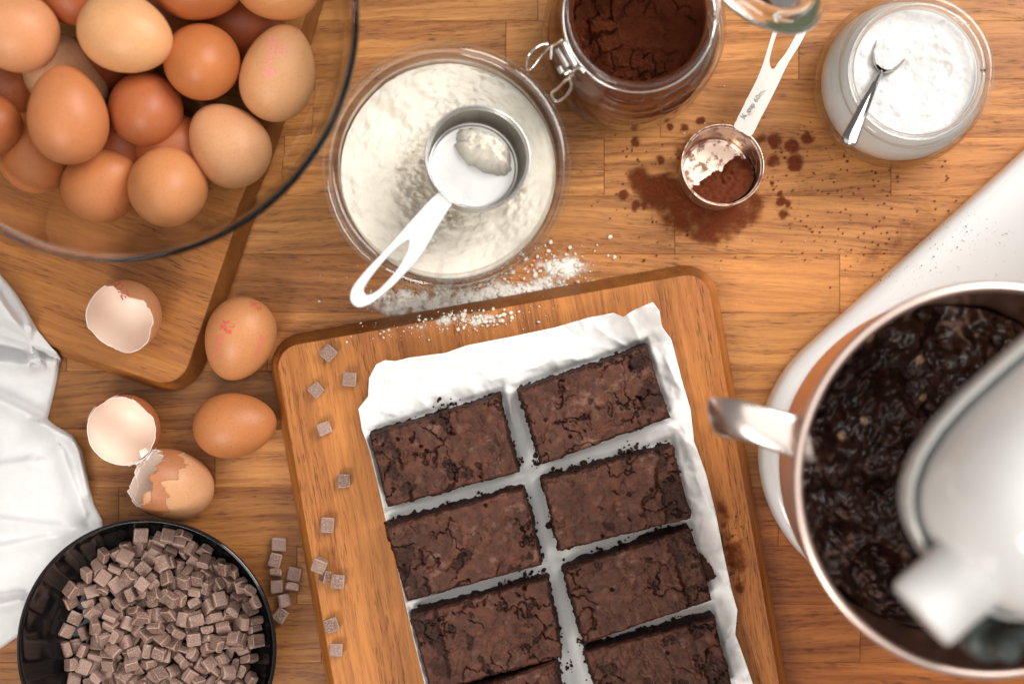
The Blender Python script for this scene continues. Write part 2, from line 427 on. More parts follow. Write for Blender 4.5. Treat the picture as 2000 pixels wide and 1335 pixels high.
def batter():
    m, nt, b = newmat('brownie_batter'); v = objvec(nt, False); n = tnoise(nt, v, 150, 5, 0.6)
    at = N(nt, 'ShaderNodeAttribute', attribute_name='bit')
    c = mixc(nt, ramp(nt, n, .3, .7), (0.008, 0.0029, 0.0018), (0.034, 0.0118, 0.0066)); c = mixc(nt, at.outputs['Fac'], c, (0.30, 0.18, 0.10))
    nt.links.new(c, b.inputs['Base Color']); b.inputs['Roughness'].default_value = 0.36; b.inputs['Specular IOR Level'].default_value = 0.38
    bump(nt, b, tnoise(nt, v, 260, 5, 0.6), 0.22, 0.0012); return m
M['batter'] = batter()

def paper():
    m, nt, b = newmat('baking_parchment'); v = objvec(nt, False)
    n = tnoise(nt, v, 240, 4, 0.6); c = mixc(nt, n, (0.80, 0.785, 0.765), (0.86, 0.845, 0.825))
    nt.links.new(c, b.inputs['Base Color']); b.inputs['Roughness'].default_value = 0.5; b.inputs['Specular IOR Level'].default_value = 0.35
    bump(nt, b, tnoise(nt, v, 900, 2), 0.06, 0.0003); return m
M['paper'] = paper()
def cloth():
    m, nt, b = newmat('white_cotton'); v = objvec(nt, False)
    w1 = tnoise(nt, v, 1.0, 2, sc3=(2600, 180, 180)); w2 = tnoise(nt, v, 1.0, 2, sc3=(180, 2600, 180)); wv = math_(nt, 'ADD', w1, w2)
    c = mixc(nt, tnoise(nt, v, 60, 4), (0.66, 0.655, 0.655), (0.74, 0.735, 0.73)); nt.links.new(c, b.inputs['Base Color'])
    b.inputs['Roughness'].default_value = 0.9; b.inputs['Sheen Weight'].default_value = 0.2; b.inputs['Specular IOR Level'].default_value = 0.15
    bump(nt, b, wv, 0.25, 0.0004); return m
M['cloth'] = cloth()

# ================================================================== WORKTOP
v = [(x, y, z) for z in (-0.04, -0.0022) for (x, y) in ((-0.62, -0.46), (0.62, -0.46), (0.62, 0.46), (-0.62, 0.46))]
f = [(3, 2, 1, 0), (4, 5, 6, 7), (0, 1, 5, 4), (1, 2, 6, 5), (2, 3, 7, 6), (3, 0, 4, 7)]
worktop = tag(mk('worktop', v, f, M['slab'], smooth=False), kind='structure')
PITCH = 113.8
rowy = [41 + PITCH * k for k in range(-5, 17)]              # stave joints (photograph rows at worktop level)
joints = {41: [310, 988, 1560], 155: [620, 1290, 1850], 268: [560, 1180, 1740], 381: [430, 860, 1318, 2060], 494: [300, 900, 1640], 609: [130, 522, 1180, 1760],
          724: [60, 700, 1390, 1930], 838: [420, 1000, 1720], 953: [232, 780, 1520, 2010], 1068: [90, 580, 1250, 1830], 1181: [628, 1120, 1680], 1294: [350, 900, 1480, 2050]}
tone = {(381, 0): (1.02, .98, .92), (494, 0): (.74, .66, .60), (494, 1): (.78, .72, .66), (609, 1): (.82, .80, .78), (838, 0): (.78, .74, .70), (953, 1): (.76, .70, .66), (1068, 0): (.8, .74, .7)}
rng = random.Random(11)
def stave(x0, x1, y0, y1, col):
    g = 0.00004; bv = 0.00030; h = 0.0022
    cx, cyy = (x0 + x1) / 2, (y0 + y1) / 2; a = (x1 - x0) / 2 - g; b = (y1 - y0) / 2 - g
    v = [(sx * a, sy * b, -h) for sx, sy in ((-1, -1), (1, -1), (1, 1), (-1, 1))] + [(sx * a, sy * b, -bv * .8) for sx, sy in ((-1, -1), (1, -1), (1, 1), (-1, 1))] \
        + [(sx * (a - bv), sy * (b - bv), 0) for sx, sy in ((-1, -1), (1, -1), (1, 1), (-1, 1))]
    f = [(8, 9, 10, 11)] + [(i, (i + 1) % 4, 4 + (i + 1) % 4, 4 + i) for i in range(4)] + [(4 + i, 4 + (i + 1) % 4, 8 + (i + 1) % 4, 8 + i) for i in range(4)]
    o = mk('stave', v, f, M['stave'], parent=worktop, smooth=False, world=False); o.location = (cx, cyy, 0); o.color = (*col, 1)
for k in range(len(rowy) - 1):
    ya, yb = rowy[k], rowy[k + 1]; key = round(ya) if round(ya) in joints else None
    js = joints.get(min(joints, key=lambda q: abs(q - ya))) if min(abs(q - ya) for q in joints) < 8 else [rng.uniform(-500, -100), rng.uniform(300, 700), rng.uniform(1000, 1500), rng.uniform(1800, 2200)]
    kk = min(joints, key=lambda q: abs(q - ya)) if min(abs(q - ya) for q in joints) < 8 else None
    xs = [-720] + ([-150] if js[0] > 300 else []) + list(js) + ([2350] if js[-1] < 2150 else []) + [2720]
    for i in range(len(xs) - 1):
        c = 0.80 + 0.30 * rng.random(); r = rng.uniform(-0.05, 0.05); col = (c, c * (0.97 + r), c * (0.93 + 1.6 * r))
        mid = (xs[i] + xs[i + 1]) / 2
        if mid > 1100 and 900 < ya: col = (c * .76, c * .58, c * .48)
        elif mid < 700 and ya > 450: col = (c * .66, c * .60, c * .53)  # lower left: darker stave tones, with light falloff also painted into the colour
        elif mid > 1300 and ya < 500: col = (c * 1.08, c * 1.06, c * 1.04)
        if kk is not None and mid > 0:
            idx = sum(1 for q in xs[1:i + 1] if q > 0)
            if (kk, idx) in tone: col = tone[(kk, idx)]
        pa, pb = P(xs[i], ya), P(xs[i + 1], yb)
        stave(pa.x, pb.x, pb.y, pa.y, col)

# ================================================================== CUTTING BOARDS
def rounded_rect(a0, b0, a1, b1, r, n=8):
    pts = []
    for cx, cyy, s in ((a1 - r, b1 - r, 0), (a0 + r, b1 - r, 1), (a0 + r, b0 + r, 2), (a1 - r, b0 + r, 3)):
        for k in range(n + 1):
            a = math.pi / 2 * (s + k / n); pts.append((cx + r * math.cos(a), cyy + r * math.sin(a)))
    return pts
def board(name, origin, ang, a0, b0, a1, b1, r, T, flare, label):
    """local x runs along the grain; the top outline is a0..a1 x b0..b1, the sides slope out to the foot"""
    rings = []
    for dz, off in ((T, -0.0007), (T - 0.0004, -0.0002), (T - 0.0012, 0.0), (T * .62, flare * .55), (T * .38, flare * .9), (T * .2, flare), (0.003, flare * .98), (0.0004, flare - .0025)):
        rings.append([(x, y, dz) for x, y in rounded_rect(a0 - off, b0 - off, a1 + off, b1 + off, r + off)])
    n = len(rings[0]); v = [q for rg in rings for q in rg]
    f = [tuple(range(n))]
    for j in range(len(rings) - 1):
        f += [(j * n + i, (j + 1) * n + i, (j + 1) * n + (i + 1) % n, j * n + (i + 1) % n) for i in range(n)]
    f.append(tuple(reversed(range((len(rings) - 1) * n, len(rings) * n))))
    o = mk(name, v, f, M['board'], smooth=False); o.location = origin; o.rotation_euler = (0, 0, ang)
    me = o.data
    for p in me.polygons: p.use_smooth = abs(p.normal.z) < 0.6
    return tag(o, label, 'cutting board')
TB1, TB2 = 0.024, 0.022
c1 = P(352, 762, TB1)
bl = board('cutting_board', (c1.x, c1.y, 0.0002), math.atan2(-78, 229), -0.42, 0.0, 0.0, 0.40, 0.019, TB1, 0.0062, 'oak cutting board under the glass bowl of eggs, one empty eggshell on its corner')
bl.color = (0.88, 0.84, 0.80, 1)
c2 = P(535, 679, TB2)
bb = board('cutting_board', (c2.x, c2.y, 0.0002), math.atan2(-1, 0.178), 0.0, 0.0, 0.42, 858 * S * (1 - TB2), 0.0165, TB2, 0.0075, 'oak cutting board carrying the brownies on white baking paper')
bb.color = (1.04, 0.97, 0.92, 1)

# ================================================================== PARCHMENT
def interp(pts, t):
    xs = [p[0] for p in pts]; return np.interp(t, xs, [p[1] for p in pts])
def resample(pts, n):
    p = np.array(pts, float); d = np.r_[0, np.cumsum(np.hypot(*np.diff(p, axis=0).T))]; t = np.linspace(0, d[-1], n)
    return np.stack([np.interp(t, d, p[:, 0]), np.interp(t, d, p[:, 1])], 1)
nu, nv = 230, 250
top = resample([(721, 738), (735, 711), (752, 703), (772, 705), (800, 698), (870, 689), (912, 674), (1000, 657), (1080, 640), (1150, 620), (1198, 611), (1217, 619), (1240, 604), (1275, 590)], nu)
rgt = resample([(1275, 590), (1288, 606), (1293, 638), (1311, 662), (1318, 688), (1330, 735), (1349, 800), (1356, 862), (1379, 925), (1398, 1000), (1412, 1075), (1431, 1160), (1440, 1190), (1436, 1238), (1452, 1280), (1474, 1345), (1500, 1440)], nv)
lft = resample([(721, 738), (719, 775), (700, 798), (707, 838), (722, 880), (738, 945), (752, 1010), (770, 1080), (788, 1160), (806, 1240), (832, 1345), (852, 1440)], nv)
bot = resample([(852, 1440), (1500, 1440)], nu)
U, V = np.meshgrid(np.linspace(0, 1, nu), np.linspace(0, 1, nv))
c00, c10, c01, c11 = top[0], top[-1], bot[0], bot[-1]
G = (1 - V)[..., None] * top[None] + V[..., None] * bot[None] + (1 - U)[..., None] * lft[:, None] + U[..., None] * rgt[:, None] \
    - ((1 - U) * (1 - V))[..., None] * c00 - (U * (1 - V))[..., None] * c10 - ((1 - U) * V)[..., None] * c01 - (U * V)[..., None] * c11
gx, gy = G[..., 0], G[..., 1]
def facets(x, y, sc_, seed):           # flat crumple facets between sharp creases
    wx = x * sc_ + 1.2 * fbm(x * sc_ * .9, y * sc_ * .9, seed=seed + 3); wy = y * sc_ + 1.2 * fbm(x * sc_ * .9 + 9, y * sc_ * .9, seed=seed + 4)
    f1, f2, cid = worley(wx, wy, seed); f3, f4, cid2 = worley(wx * .6 + 5, wy * .6, seed + 1)
    return f1 * 0.6 + f3 * 0.7
edge_d = np.minimum(np.minimum(U, 1 - U) * 600, V * 720)           # px from a free edge
amp = 0.0017 + 0.0048 * np.exp(-edge_d / 45.0)
z = amp * (facets(gx, gy, 1 / 85.0, 5) + 0.5 * facets(gx, gy, 1 / 36.0, 9) + .28 * facets(gx, gy, 1 / 17.0, 19))
rc_ = random.Random(77)
for _ in range(100):                                       # short sharp creases, most of them near the free edges
    if rc_.random() < .5: ax, ay = rc_.uniform(740, 1270), 0; ay = 735 - (ax - 735) * .215 + rc_.uniform(5, 110)
    elif rc_.random() < .75: ay = rc_.uniform(640, 1330); ax = 1290 + (ay - 620) * .25 - rc_.uniform(0, 60)
    else: ay = rc_.uniform(740, 1330); ax = 712 + (ay - 790) * .21 + rc_.uniform(0, 50)
    an, ln_ = rc_.uniform(0, 6.28), rc_.uniform(25, 85); bx, by = ax + ln_ * math.cos(an), ay + ln_ * math.sin(an); wd = rc_.uniform(3.5, 8); hh = rc_.uniform(.0008, .0026)
    t = np.clip(((gx - ax) * (bx - ax) + (gy - ay) * (by - ay)) / ln_ ** 2, 0, 1); d = np.hypot(gx - ax - t * (bx - ax), gy - ay - t * (by - ay)); s_ = ((gx - ax) * (by - ay) - (gy - ay) * (bx - ax)) / ln_
    z += hh * np.exp(-d / np.where(s_ > 0, wd, wd * 2.6)) * np.sin(np.pi * np.clip(t, .05, .95))
z += 0.006 * np.exp(-(V * 720) / 40.0) * (0.5 + 1.3 * noise(gx / 120.0, gy / 300.0, seed=3))     # top edge curls up
z += 0.016 * np.exp(-((gx - 1268) ** 2 + (gy - 600) ** 2) / (2 * 38.0 ** 2)) + 0.008 * np.exp(-((gx - 735) ** 2 + (gy - 735) ** 2) / (2 * 40.0 ** 2))
z += 0.0035 * np.exp(-((1 - U) * 600) / 26.0) * noise(gx / 200, gy / 55.0, seed=8)
# creases running out from the upper right brownie
for (ax, ay, bx, by, hh, wd) in ((1262, 690, 1225, 615, .0045, 7), (1245, 690, 1165, 640, .0035, 8), (1180, 700, 1040, 700, .0028, 9), (1130, 690, 960, 740, .0026, 10), (1000, 690, 860, 760, .0026, 11), (1300, 700, 1330, 760, .003, 8), (760, 720, 745, 800, .003, 8), (1360, 930, 1395, 1010, .0028, 8), (1385, 1090, 1425, 1150, .003, 8), (1340, 860, 1365, 880, .0028, 8)):
    t = np.clip(((gx - ax) * (bx - ax) + (gy - ay) * (by - ay)) / ((bx - ax) ** 2 + (by - ay) ** 2), 0, 1)
    d = np.hypot(gx - ax - t * (bx - ax), gy - ay - t * (by - ay)) + 5 * fbm(gx / 30, gy / 30, seed=2)
    z += hh * np.exp(-np.abs(d) / wd)
# pressed flat under the brownies
def inquad(q, x, y, pad):
    cx = sum(p[0] for p in q) / 4; cyy = sum(p[1] for p in q) / 4; m = np.ones_like(x)
    d = np.full(x.shape, -1e9)
    for i in range(4):
        (x0, y0), (x1, y1) = q[i], q[(i + 1) % 4]; nx, ny = (y1 - y0), -(x1 - x0); l = math.hypot(nx, ny); s = ((x - x0) * nx + (y - y0) * ny) / l
        if (cx - x0) * nx + (cyy - y0) * ny > 0: s = -s
        d = np.maximum(d, s)
    return sstep(pad, 0, d)
BQ = {'L1': [(721, 850), (974, 772), (1012, 922), (757, 990)], 'R1': [(1012, 763), (1263, 675), (1309, 815), (1058, 907)], 'R2': [(1059, 936), (1315, 869), (1350, 1012), (1092, 1076)],
      'R3': [(1101, 1112), (1349, 1030), (1391, 1172), (1142, 1257)], 'R4': [(1143, 1272), (1395, 1206), (1432, 1345), (1182, 1412)], 'L2': [(752, 1028), (1023, 952), (1058, 1103), (795, 1175)],
      'L3': [(800, 1202), (1069, 1128), (1099, 1282), (842, 1352)], 'L4': [(845, 1376), (1086, 1288), (1118, 1430), (885, 1515)]}
flatm = np.zeros_like(z)
for q in BQ.values():
    qq = [(1000 + (x - 1000) * .974, 667.5 + (y - 667.5) * .974) for x, y in q]
    flatm = np.maximum(flatm, inquad(qq, gx, gy, 16))
z = z * (1 - 0.93 * flatm) + TB2 + 0.0009
z = np.maximum(z, TB2 + 0.0007)
k = S * (1 - z)
vv = np.stack([(gx - 1000) * k, -(gy - 667.5) * k, z], -1).reshape(-1, 3)
ff = [(d, c, b, a) for a, b, c, d in [(j * nu + i, j * nu + i + 1, (j + 1) * nu + i + 1, (j + 1) * nu + i) for j in range(nv - 1) for i in range(nu - 1)]]
pp = tag(mk('baking_paper', vv, ff, M['paper']), 'crumpled white baking paper under the brownies', 'baking paper')
sol = pp.modifiers.new('thick', 'SOLIDIFY'); sol.thickness = 0.00012; sol.offset = -1

# ================================================================== BROWNIES
ZT = 0.047
def brownie(key, seed, label, dark_end):
    q = [P(x, y, ZT) for x, y in BQ[key]]           # TL TR BR BL on the top surface
    TL, TR, BR, BL = [np.array(p) for p in q]
    nu, nv = 176, 98
    u, v = np.meshgrid(np.linspace(0, 1, nu), np.linspace(0, 1, nv))
    Lx, Ly = np.linalg.norm(TR - TL), np.linalg.norm(BL - TL)
    X, Y = u * Lx + seed * 1.37, v * Ly + seed * 0.71
    B = ((1 - u) * (1 - v))[..., None] * TL + (u * (1 - v))[..., None] * TR + (u * v)[..., None] * BR + ((1 - u) * v)[..., None] * BL
    # ---- crust relief
    wx = X * 38 + 1.5 * fbm(X * 60, Y * 60, seed=seed) + .35 * fbm(X * 260, Y * 260, seed=seed + 40); wy = Y * 46 + 1.5 * fbm(X * 60 + 7, Y * 60, seed=seed + 1) + .35 * fbm(X * 260 + 5, Y * 260, seed=seed + 41)
    f1, f2, cid = worley(wx, wy, seed)
    gate = sstep(0.42, 0.56, noise(X * 55 + 3, Y * 55, seed=seed + 5))
    crack = (1 - sstep(0.015, 0.090, f2 - f1)) * gate
    g1, g2, gid = worley(wx * 2.7 + 3, wy * 2.7, seed + 9)
    hair = (1 - sstep(0.0, 0.10, g2 - g1)) * sstep(0.50, 0.62, noise(X * 80, Y * 80 + 4, seed=seed + 6))
    e = u if dark_end == 0 else 1 - u               # distance from the crumbly end
    el = 0.17 + 0.07 * fbm(v * 3, v * 0 + 1, seed=seed + 12) + 0.06 * fbm(v * 14, v * 0 + 3, seed=seed + 13)
    endcrack = np.exp(-((e - el) / 0.011) ** 2) * sstep(.32, .5, noise(v * 6, v * 0, seed=seed + 14))
    endzone = sstep(0.0, 0.02, el - e)
    pm_ = fbm(X * 72, Y * 72, seed=seed + 20, oct=5)
    patch = np.maximum(sstep(0.225, 0.255, pm_), endzone * sstep(-0.02, 0.08, fbm(X * 110, Y * 110, seed=seed + 21)) * .8)
    p1, p2, pid = worley(X * 120, Y * 120, seed + 30)
    pit = (1 - sstep(0.10, 0.20, p1)) * (pid > 0.985)
    edge = np.minimum(np.minimum(u, 1 - u) * Lx, np.minimum(v, 1 - v) * Ly)
    chipedge = (1 - sstep(0.0001, 0.0013, edge + 0.004 * fbm(X * 170, Y * 170, seed=seed + 33)))
    patch = np.maximum(patch, chipedge * 0.8)
    rough = fbm(X * 520, Y * 520, seed=seed + 22, oct=3)
    z = 0.0034 * fbm(X * 42, Y * 42, seed=seed + 23) + 0.0012 * fbm(X * 150, Y * 150, seed=seed + 24) + 0.0008 * (cid - .5) + 0.0002 * rough
    wr = np.abs(fbm(X * 95 + .02 * Y, Y * 70, seed=seed + 60, oct=4)); z += 0.0042 * np.minimum(wr, .12) - .0006 * sstep(.02, 0, wr)
    hump, _, hid = worley(X * 66, Y * 66, seed + 35)
    z += 0.0013 * sstep(0.28, 0.05, hump) * (hid > .62)                 # chunks swelling under the crust
    z += -0.0026 * crack - 0.0007 * hair - 0.0026 * endcrack - 0.0026 * pit
    z += patch * (-0.0011 + 0.0026 * rough + 0.0012 * fbm(X * 230, Y * 230, seed=seed + 25))
    z -= 0.0012 * (1 - sstep(0, 0.0016, edge))
    crust = np.clip(1 - 0.75 * patch - 0.85 * crack - 0.40 * hair - .9 * endcrack - pit - 0.12 * endzone - .35 * sstep(.018, 0, wr), 0, 1)
    bl_ = sstep(0.15, 0.28, fbm(X * 60 + 20, Y * 90, seed=seed + 26, oct=6, gain=.65)) * crust * 0.50 + sstep(.30, .12, hump) * (hid > .62) * crust * .18
    # ragged cut outline
    out = B - (TL + TR + BR + BL) / 4
    rag = 0.0016 * fbm(X * 210, Y * 210, seed=seed + 28)[..., None] * (1 - sstep(0, 0.004, edge))[..., None]
    B = B + out / (np.linalg.norm(out, axis=2, keepdims=True) + 1e-9) * rag
    B[..., 2] = ZT + z
    verts = [B.reshape(-1, 3)]; cr = [crust.ravel()]; bm_ = [bl_.ravel()]
    faces = [(a, a + nu, a + nu + 1, a + 1) for j in range(nv - 1) for a in range(j * nu, j * nu + nu - 1)]
    # ---- sides
    loop = list(range(nu)) + [j * nu + nu - 1 for j in range(1, nv)] + [(nv - 1) * nu + i for i in range(nu - 2, -1, -1)] + [j * nu for j in range(nv - 2, 0, -1)]
    n = len(loop); P0 = verts[0][loop]; cen = P0.mean(0); zb = TB2 + 0.0012
    nxt = np.roll(P0, -6, 0) - np.roll(P0, 6, 0); nrm = np.stack([nxt[:, 1], -nxt[:, 0]], 1); nrm /= np.linalg.norm(nrm, axis=1, keepdims=True) + 1e-9
    if np.mean(np.sum(nrm * (P0[:, :2] - cen[:2]), 1)) < 0: nrm = -nrm
    prev = loop; base = len(verts[0]); K = 12
    for k in range(1, K + 1):
        t = k / K; zz = P0[:, 2] * (1 - t) + zb * t
        s = np.arange(n) * 0.00055
        nn = fbm(P0[:, 0] * 330, P0[:, 1] * 330, zz * 330, seed=seed + 50, oct=3) * 0.0036 + fbm(P0[:, 0] * 90, P0[:, 1] * 90, zz * 60, seed=seed + 51) * 0.004
        outw = 0.0006 * t + nn * min(1, t * 3) + (0.0009 * np.maximum(0, fbm(P0[:, 0] * 160, P0[:, 1] * 160, seed=seed + 55)) * 6 if k == K else 0)
        r = np.stack([P0[:, 0] + nrm[:, 0] * outw, P0[:, 1] + nrm[:, 1] * outw, zz], 1)
        verts.append(r); cr.append(np.clip(0.10 + 0.8 * fbm(P0[:, 0] * 300, P0[:, 1] * 300, zz * 300, seed=seed + 52), 0, .35)); bm_.append(np.zeros(n))
        cur = list(range(base, base + n)); base += n
        faces += [(prev[i], prev[(i + 1) % n], cur[(i + 1) % n], cur[i]) for i in range(n)]
        prev = cur
    faces.append(tuple(prev))
    V_ = np.concatenate(verts); ctr = V_.mean(0); ctr[2] = TB2 + .0012
    o = mk('brownie', V_, faces, M['brownie'], attrs={'crust': np.concatenate(cr), 'bloom': np.concatenate(bm_)}, loc=ctr)
    return tag(o, label, 'brownie', 'brownies cut into bars on the baking paper')
brownie('L1', 3, 'brownie at the upper left of the baking paper, long crack near its left end', 0)
brownie('R1', 4, 'brownie at the upper right of the baking paper, crumbly crustless right end', 1)
brownie('L2', 5, 'second brownie from the top in the left column', 0)
brownie('R2', 6, 'second brownie from the top in the right column, pale streak on its crust', 1)
brownie('L3', 7, 'third brownie from the top in the left column', 0)
brownie('R3', 8, 'third brownie from the top in the right column, broken piece beside its right end', 1)
brownie('L4', 9, 'brownie cut off by the bottom edge of the picture in the left column', 0)
brownie('R4', 10, 'lowest brownie in the right column, tall dark crumbly upper side', 1)
# broken flake beside the third brownie of the right column
fl = [(1366, 1078), (1374, 1082), (1390, 1105), (1400, 1126), (1392, 1132), (1382, 1136), (1372, 1120)]
rr_ = np.random.default_rng(4); fo = resample(fl + [fl[0]], 44)[:-1] + rr_.normal(0, 0.9, (43, 2))
fp = []
for lev, zz, sh in ((0, TB2 + .0016, 1.0), (1, TB2 + .0085, .98), (2, TB2 + .0098, .88), (3, TB2 + .0102, .5)):
    ce = fo.mean(0); fp += [tuple(P(*(ce + (p - ce) * sh), zz + 0.0006 * rr_.random())) for p in fo]
ff = [(j * 43 + i, j * 43 + (i + 1) % 43, (j + 1) * 43 + (i + 1) % 43, (j + 1) * 43 + i) for j in range(3) for i in range(43)] + [tuple(range(129, 172))]
tag(mk('brownie_flake', fp, ff, M['brownie'], attrs={'crust': [0.45 + .4 * rr_.random() for _ in fp], 'bloom': [0] * len(fp)}, loc=tuple(P(1383, 1106, TB2))), 'small broken piece of brownie on the paper beside the right column', 'brownie piece')

# ---- crumbs
rs = np.random.default_rng(21); cp, cs = [], []
for q in BQ.values():
    qq = [(1000 + (x - 1000) * .975, 667.5 + (y - 667.5) * .975) for x, y in q]
    for i, dens in ((0, 26), (1, 11), (2, 3), (3, 7)):
        (x0, y0), (x1, y1) = qq[i], qq[(i + 1) % 4]; nx, ny = (y1 - y0), -(x1 - x0); l = math.hypot(nx, ny); nx /= l; ny /= l
        for _ in range(dens):
            t = rs.random(); cl = noise(np.array([t * 7 + x0]), np.array([y0 * 1.0]), seed=3)[0]
            if cl < 0.42: continue
            d = abs(rs.normal(0, 4.5)) + 1 if rs.random() < .9 else rs.uniform(6, 26); s = abs(rs.normal(0, .0007)) + .0003
            if d > 9: s = min(s, .0007)
            p = P(x0 + t * (x1 - x0) + nx * d, y0 + t * (y1 - y0) + ny * d, TB2 + 0.0016 + s * .5 + (0.006 * rs.random() if d < 5 else 0)); cp.append(tuple(p)); cs.append(s)
for (cx, cyy, n, sp) in ((1340, 912, 26, 9), (1256, 862, 10, 10), (1047, 905, 18, 6), (1006, 900, 40, 8), (870, 792, 40, 14), (950, 776, 26, 12), (800, 818, 24, 10), (1032, 1120, 12, 8), (1140, 1250, 40, 8), (1060, 1220, 10, 12), (1090, 1300, 18, 12), (1285, 1040, 40, 10), (1166, 1080, 10, 5), (1230, 880, 40, 14), (1398, 1206, 30, 9), (800, 1010, 8, 20), (1260, 1180, 14, 30)):
    for _ in range(n):
        x, y = rs.normal(cx, sp), rs.normal(cyy, sp * .6); s = abs(rs.normal(0, .0006)) + .0003
        cp.append(tuple(P(x, y, TB2 + 0.0018 + s * .6 + (.009 * rs.random() if n >= 40 else 0)))); cs.append(s)
V_, F_ = lumps(cp, cs, 5); tag(mk('brownie_crumbs', V_, F_, M['crumb']), 'dark brownie crumbs scattered around the bars on the paper', 'crumbs', kind='stuff')

# ================================================================== EGGS
def egg_profile(a, b, n=26):
    out = []
    for i in range(n + 1):
        th = math.pi * i / n; c = math.cos(th); out.append((b * math.sin(th) * (1 - 0.13 * c - 0.03 * c * c), -a * c * 1.0)) if False else out.append((b * math.sin(th) * (1 - 0.13 * c), a * c))
    out[0] = (0, a); out[-1] = (0, -a); return out
def orient(o, d, spin=0.0):
    o.rotation_mode = 'QUATERNION'; o.rotation_quaternion = Vector(d).normalized().to_track_quat('Z', 'Y') @ Quaternion((0, 0, 1), spin)
def egg(px, py, z, a, b, ang, elev, col, label, group):
    """a, b half length / half width in metres; ang: image direction (deg, clockwise from right) of the pointed end, elev: its rise"""
    v, f = lathe(egg_profile(a, b), 48); f = [tuple(reversed(q)) for q in f]
    o = mk('egg', v, f, M['egg']); o.location = P(px, py, z)
    orient(o, (math.cos(R(ang)) * math.cos(R(elev)), -math.sin(R(ang)) * math.cos(R(elev)), math.sin(R(elev))))
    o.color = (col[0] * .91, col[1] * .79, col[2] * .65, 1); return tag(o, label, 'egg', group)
def stamp(o, px, py, rot, mat, text=None, size=0.004, poly=None, sx=1.0):
    """ink mark printed on an egg: flat lettering wrapped onto the shell"""
    dg = None
    if text:
        v, f = TXT[(text, size)]
    else:
        tri = tessellate_polygon([[Vector((x, -y, 0)) for x, y in poly]]); v = [np.array((x, -y, 0)) for x, y in poly]; f = [tuple(t) for t in tri]
    mw = pm(o); me = o.data
    bvh = BVHTree.FromPolygons([mw @ q.co for q in me.vertices], [tuple(p.vertices) for p in me.polygons])
    ca, sa = math.cos(R(rot)), -math.sin(R(rot)); cz = mw.translation.z + .02; c0 = P(px, py, cz)
    out = []
    for q in v:
        x, y = q[0] * sx, q[1]; w_ = Vector((c0.x + x * ca - y * sa, c0.y + x * sa + y * ca, 0.6)); camv = Vector((0, 0, H))
        d = (Vector((w_.x, w_.y, cz)) - camv).normalized(); h = bvh.ray_cast(camv, d)
        if h[0] is None: h = bvh.find_nearest(Vector((w_.x, w_.y, cz)))
        out.append(tuple(h[0] + (h[1] if h[1].z > 0 else -h[1]) * 0.00012))
    return mk('stamp_mark', out, f, mat, parent=o, smooth=False)

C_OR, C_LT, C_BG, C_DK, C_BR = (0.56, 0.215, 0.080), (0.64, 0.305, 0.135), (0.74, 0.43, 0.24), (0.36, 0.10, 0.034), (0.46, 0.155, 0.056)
# ---- two whole eggs on the worktop
e1 = egg(468, 662, 0.0232, 0.0292, 0.0238, 110, -4, (0.66, 0.325, 0.155), 'brown egg with red stamped lion and lettering beside the left cutting board', 'whole eggs on the worktop')
lion = [(285, 385), (300, 402), (325, 426), (345, 400), (375, 405), (382, 432), (420, 442), (462, 462), (440, 520), (400, 500), (335, 502), (331, 540), (365, 530), (410, 545), (405, 605), (330, 590), (312, 560), (228, 532), (240, 465), (268, 455), (285, 470), (262, 482), (275, 495), (296, 478), (300, 450), (270, 405)]
lion = [((x - 345) / 7.855 * S * .955, (y - 490) / 7.855 * S * .955) for x, y in lion]
stamp(e1, 444, 637.5, 0, M['stamp'], poly=lion)
stamp(e1, 425.5, 678, 101, M['pinkstamp'], 'BROWN', 0.0078, sx=.62)
stamp(e1, 506, 675, 108, M['pinkstamp'], '6STEXNII', 0.0050, sx=.72)
stamp(e1, 499, 594, 33, M['stamp'], '1UK15', 0.0033); stamp(e1, 498, 599.5, 27, M['stamp'], '13139', 0.0034)
egg(459, 830, 0.0226, 0.0286, 0.0222, -6, 0, (0.55, 0.235, 0.095), 'plain brown egg lying on its side below the stamped egg', 'whole eggs on the worktop')

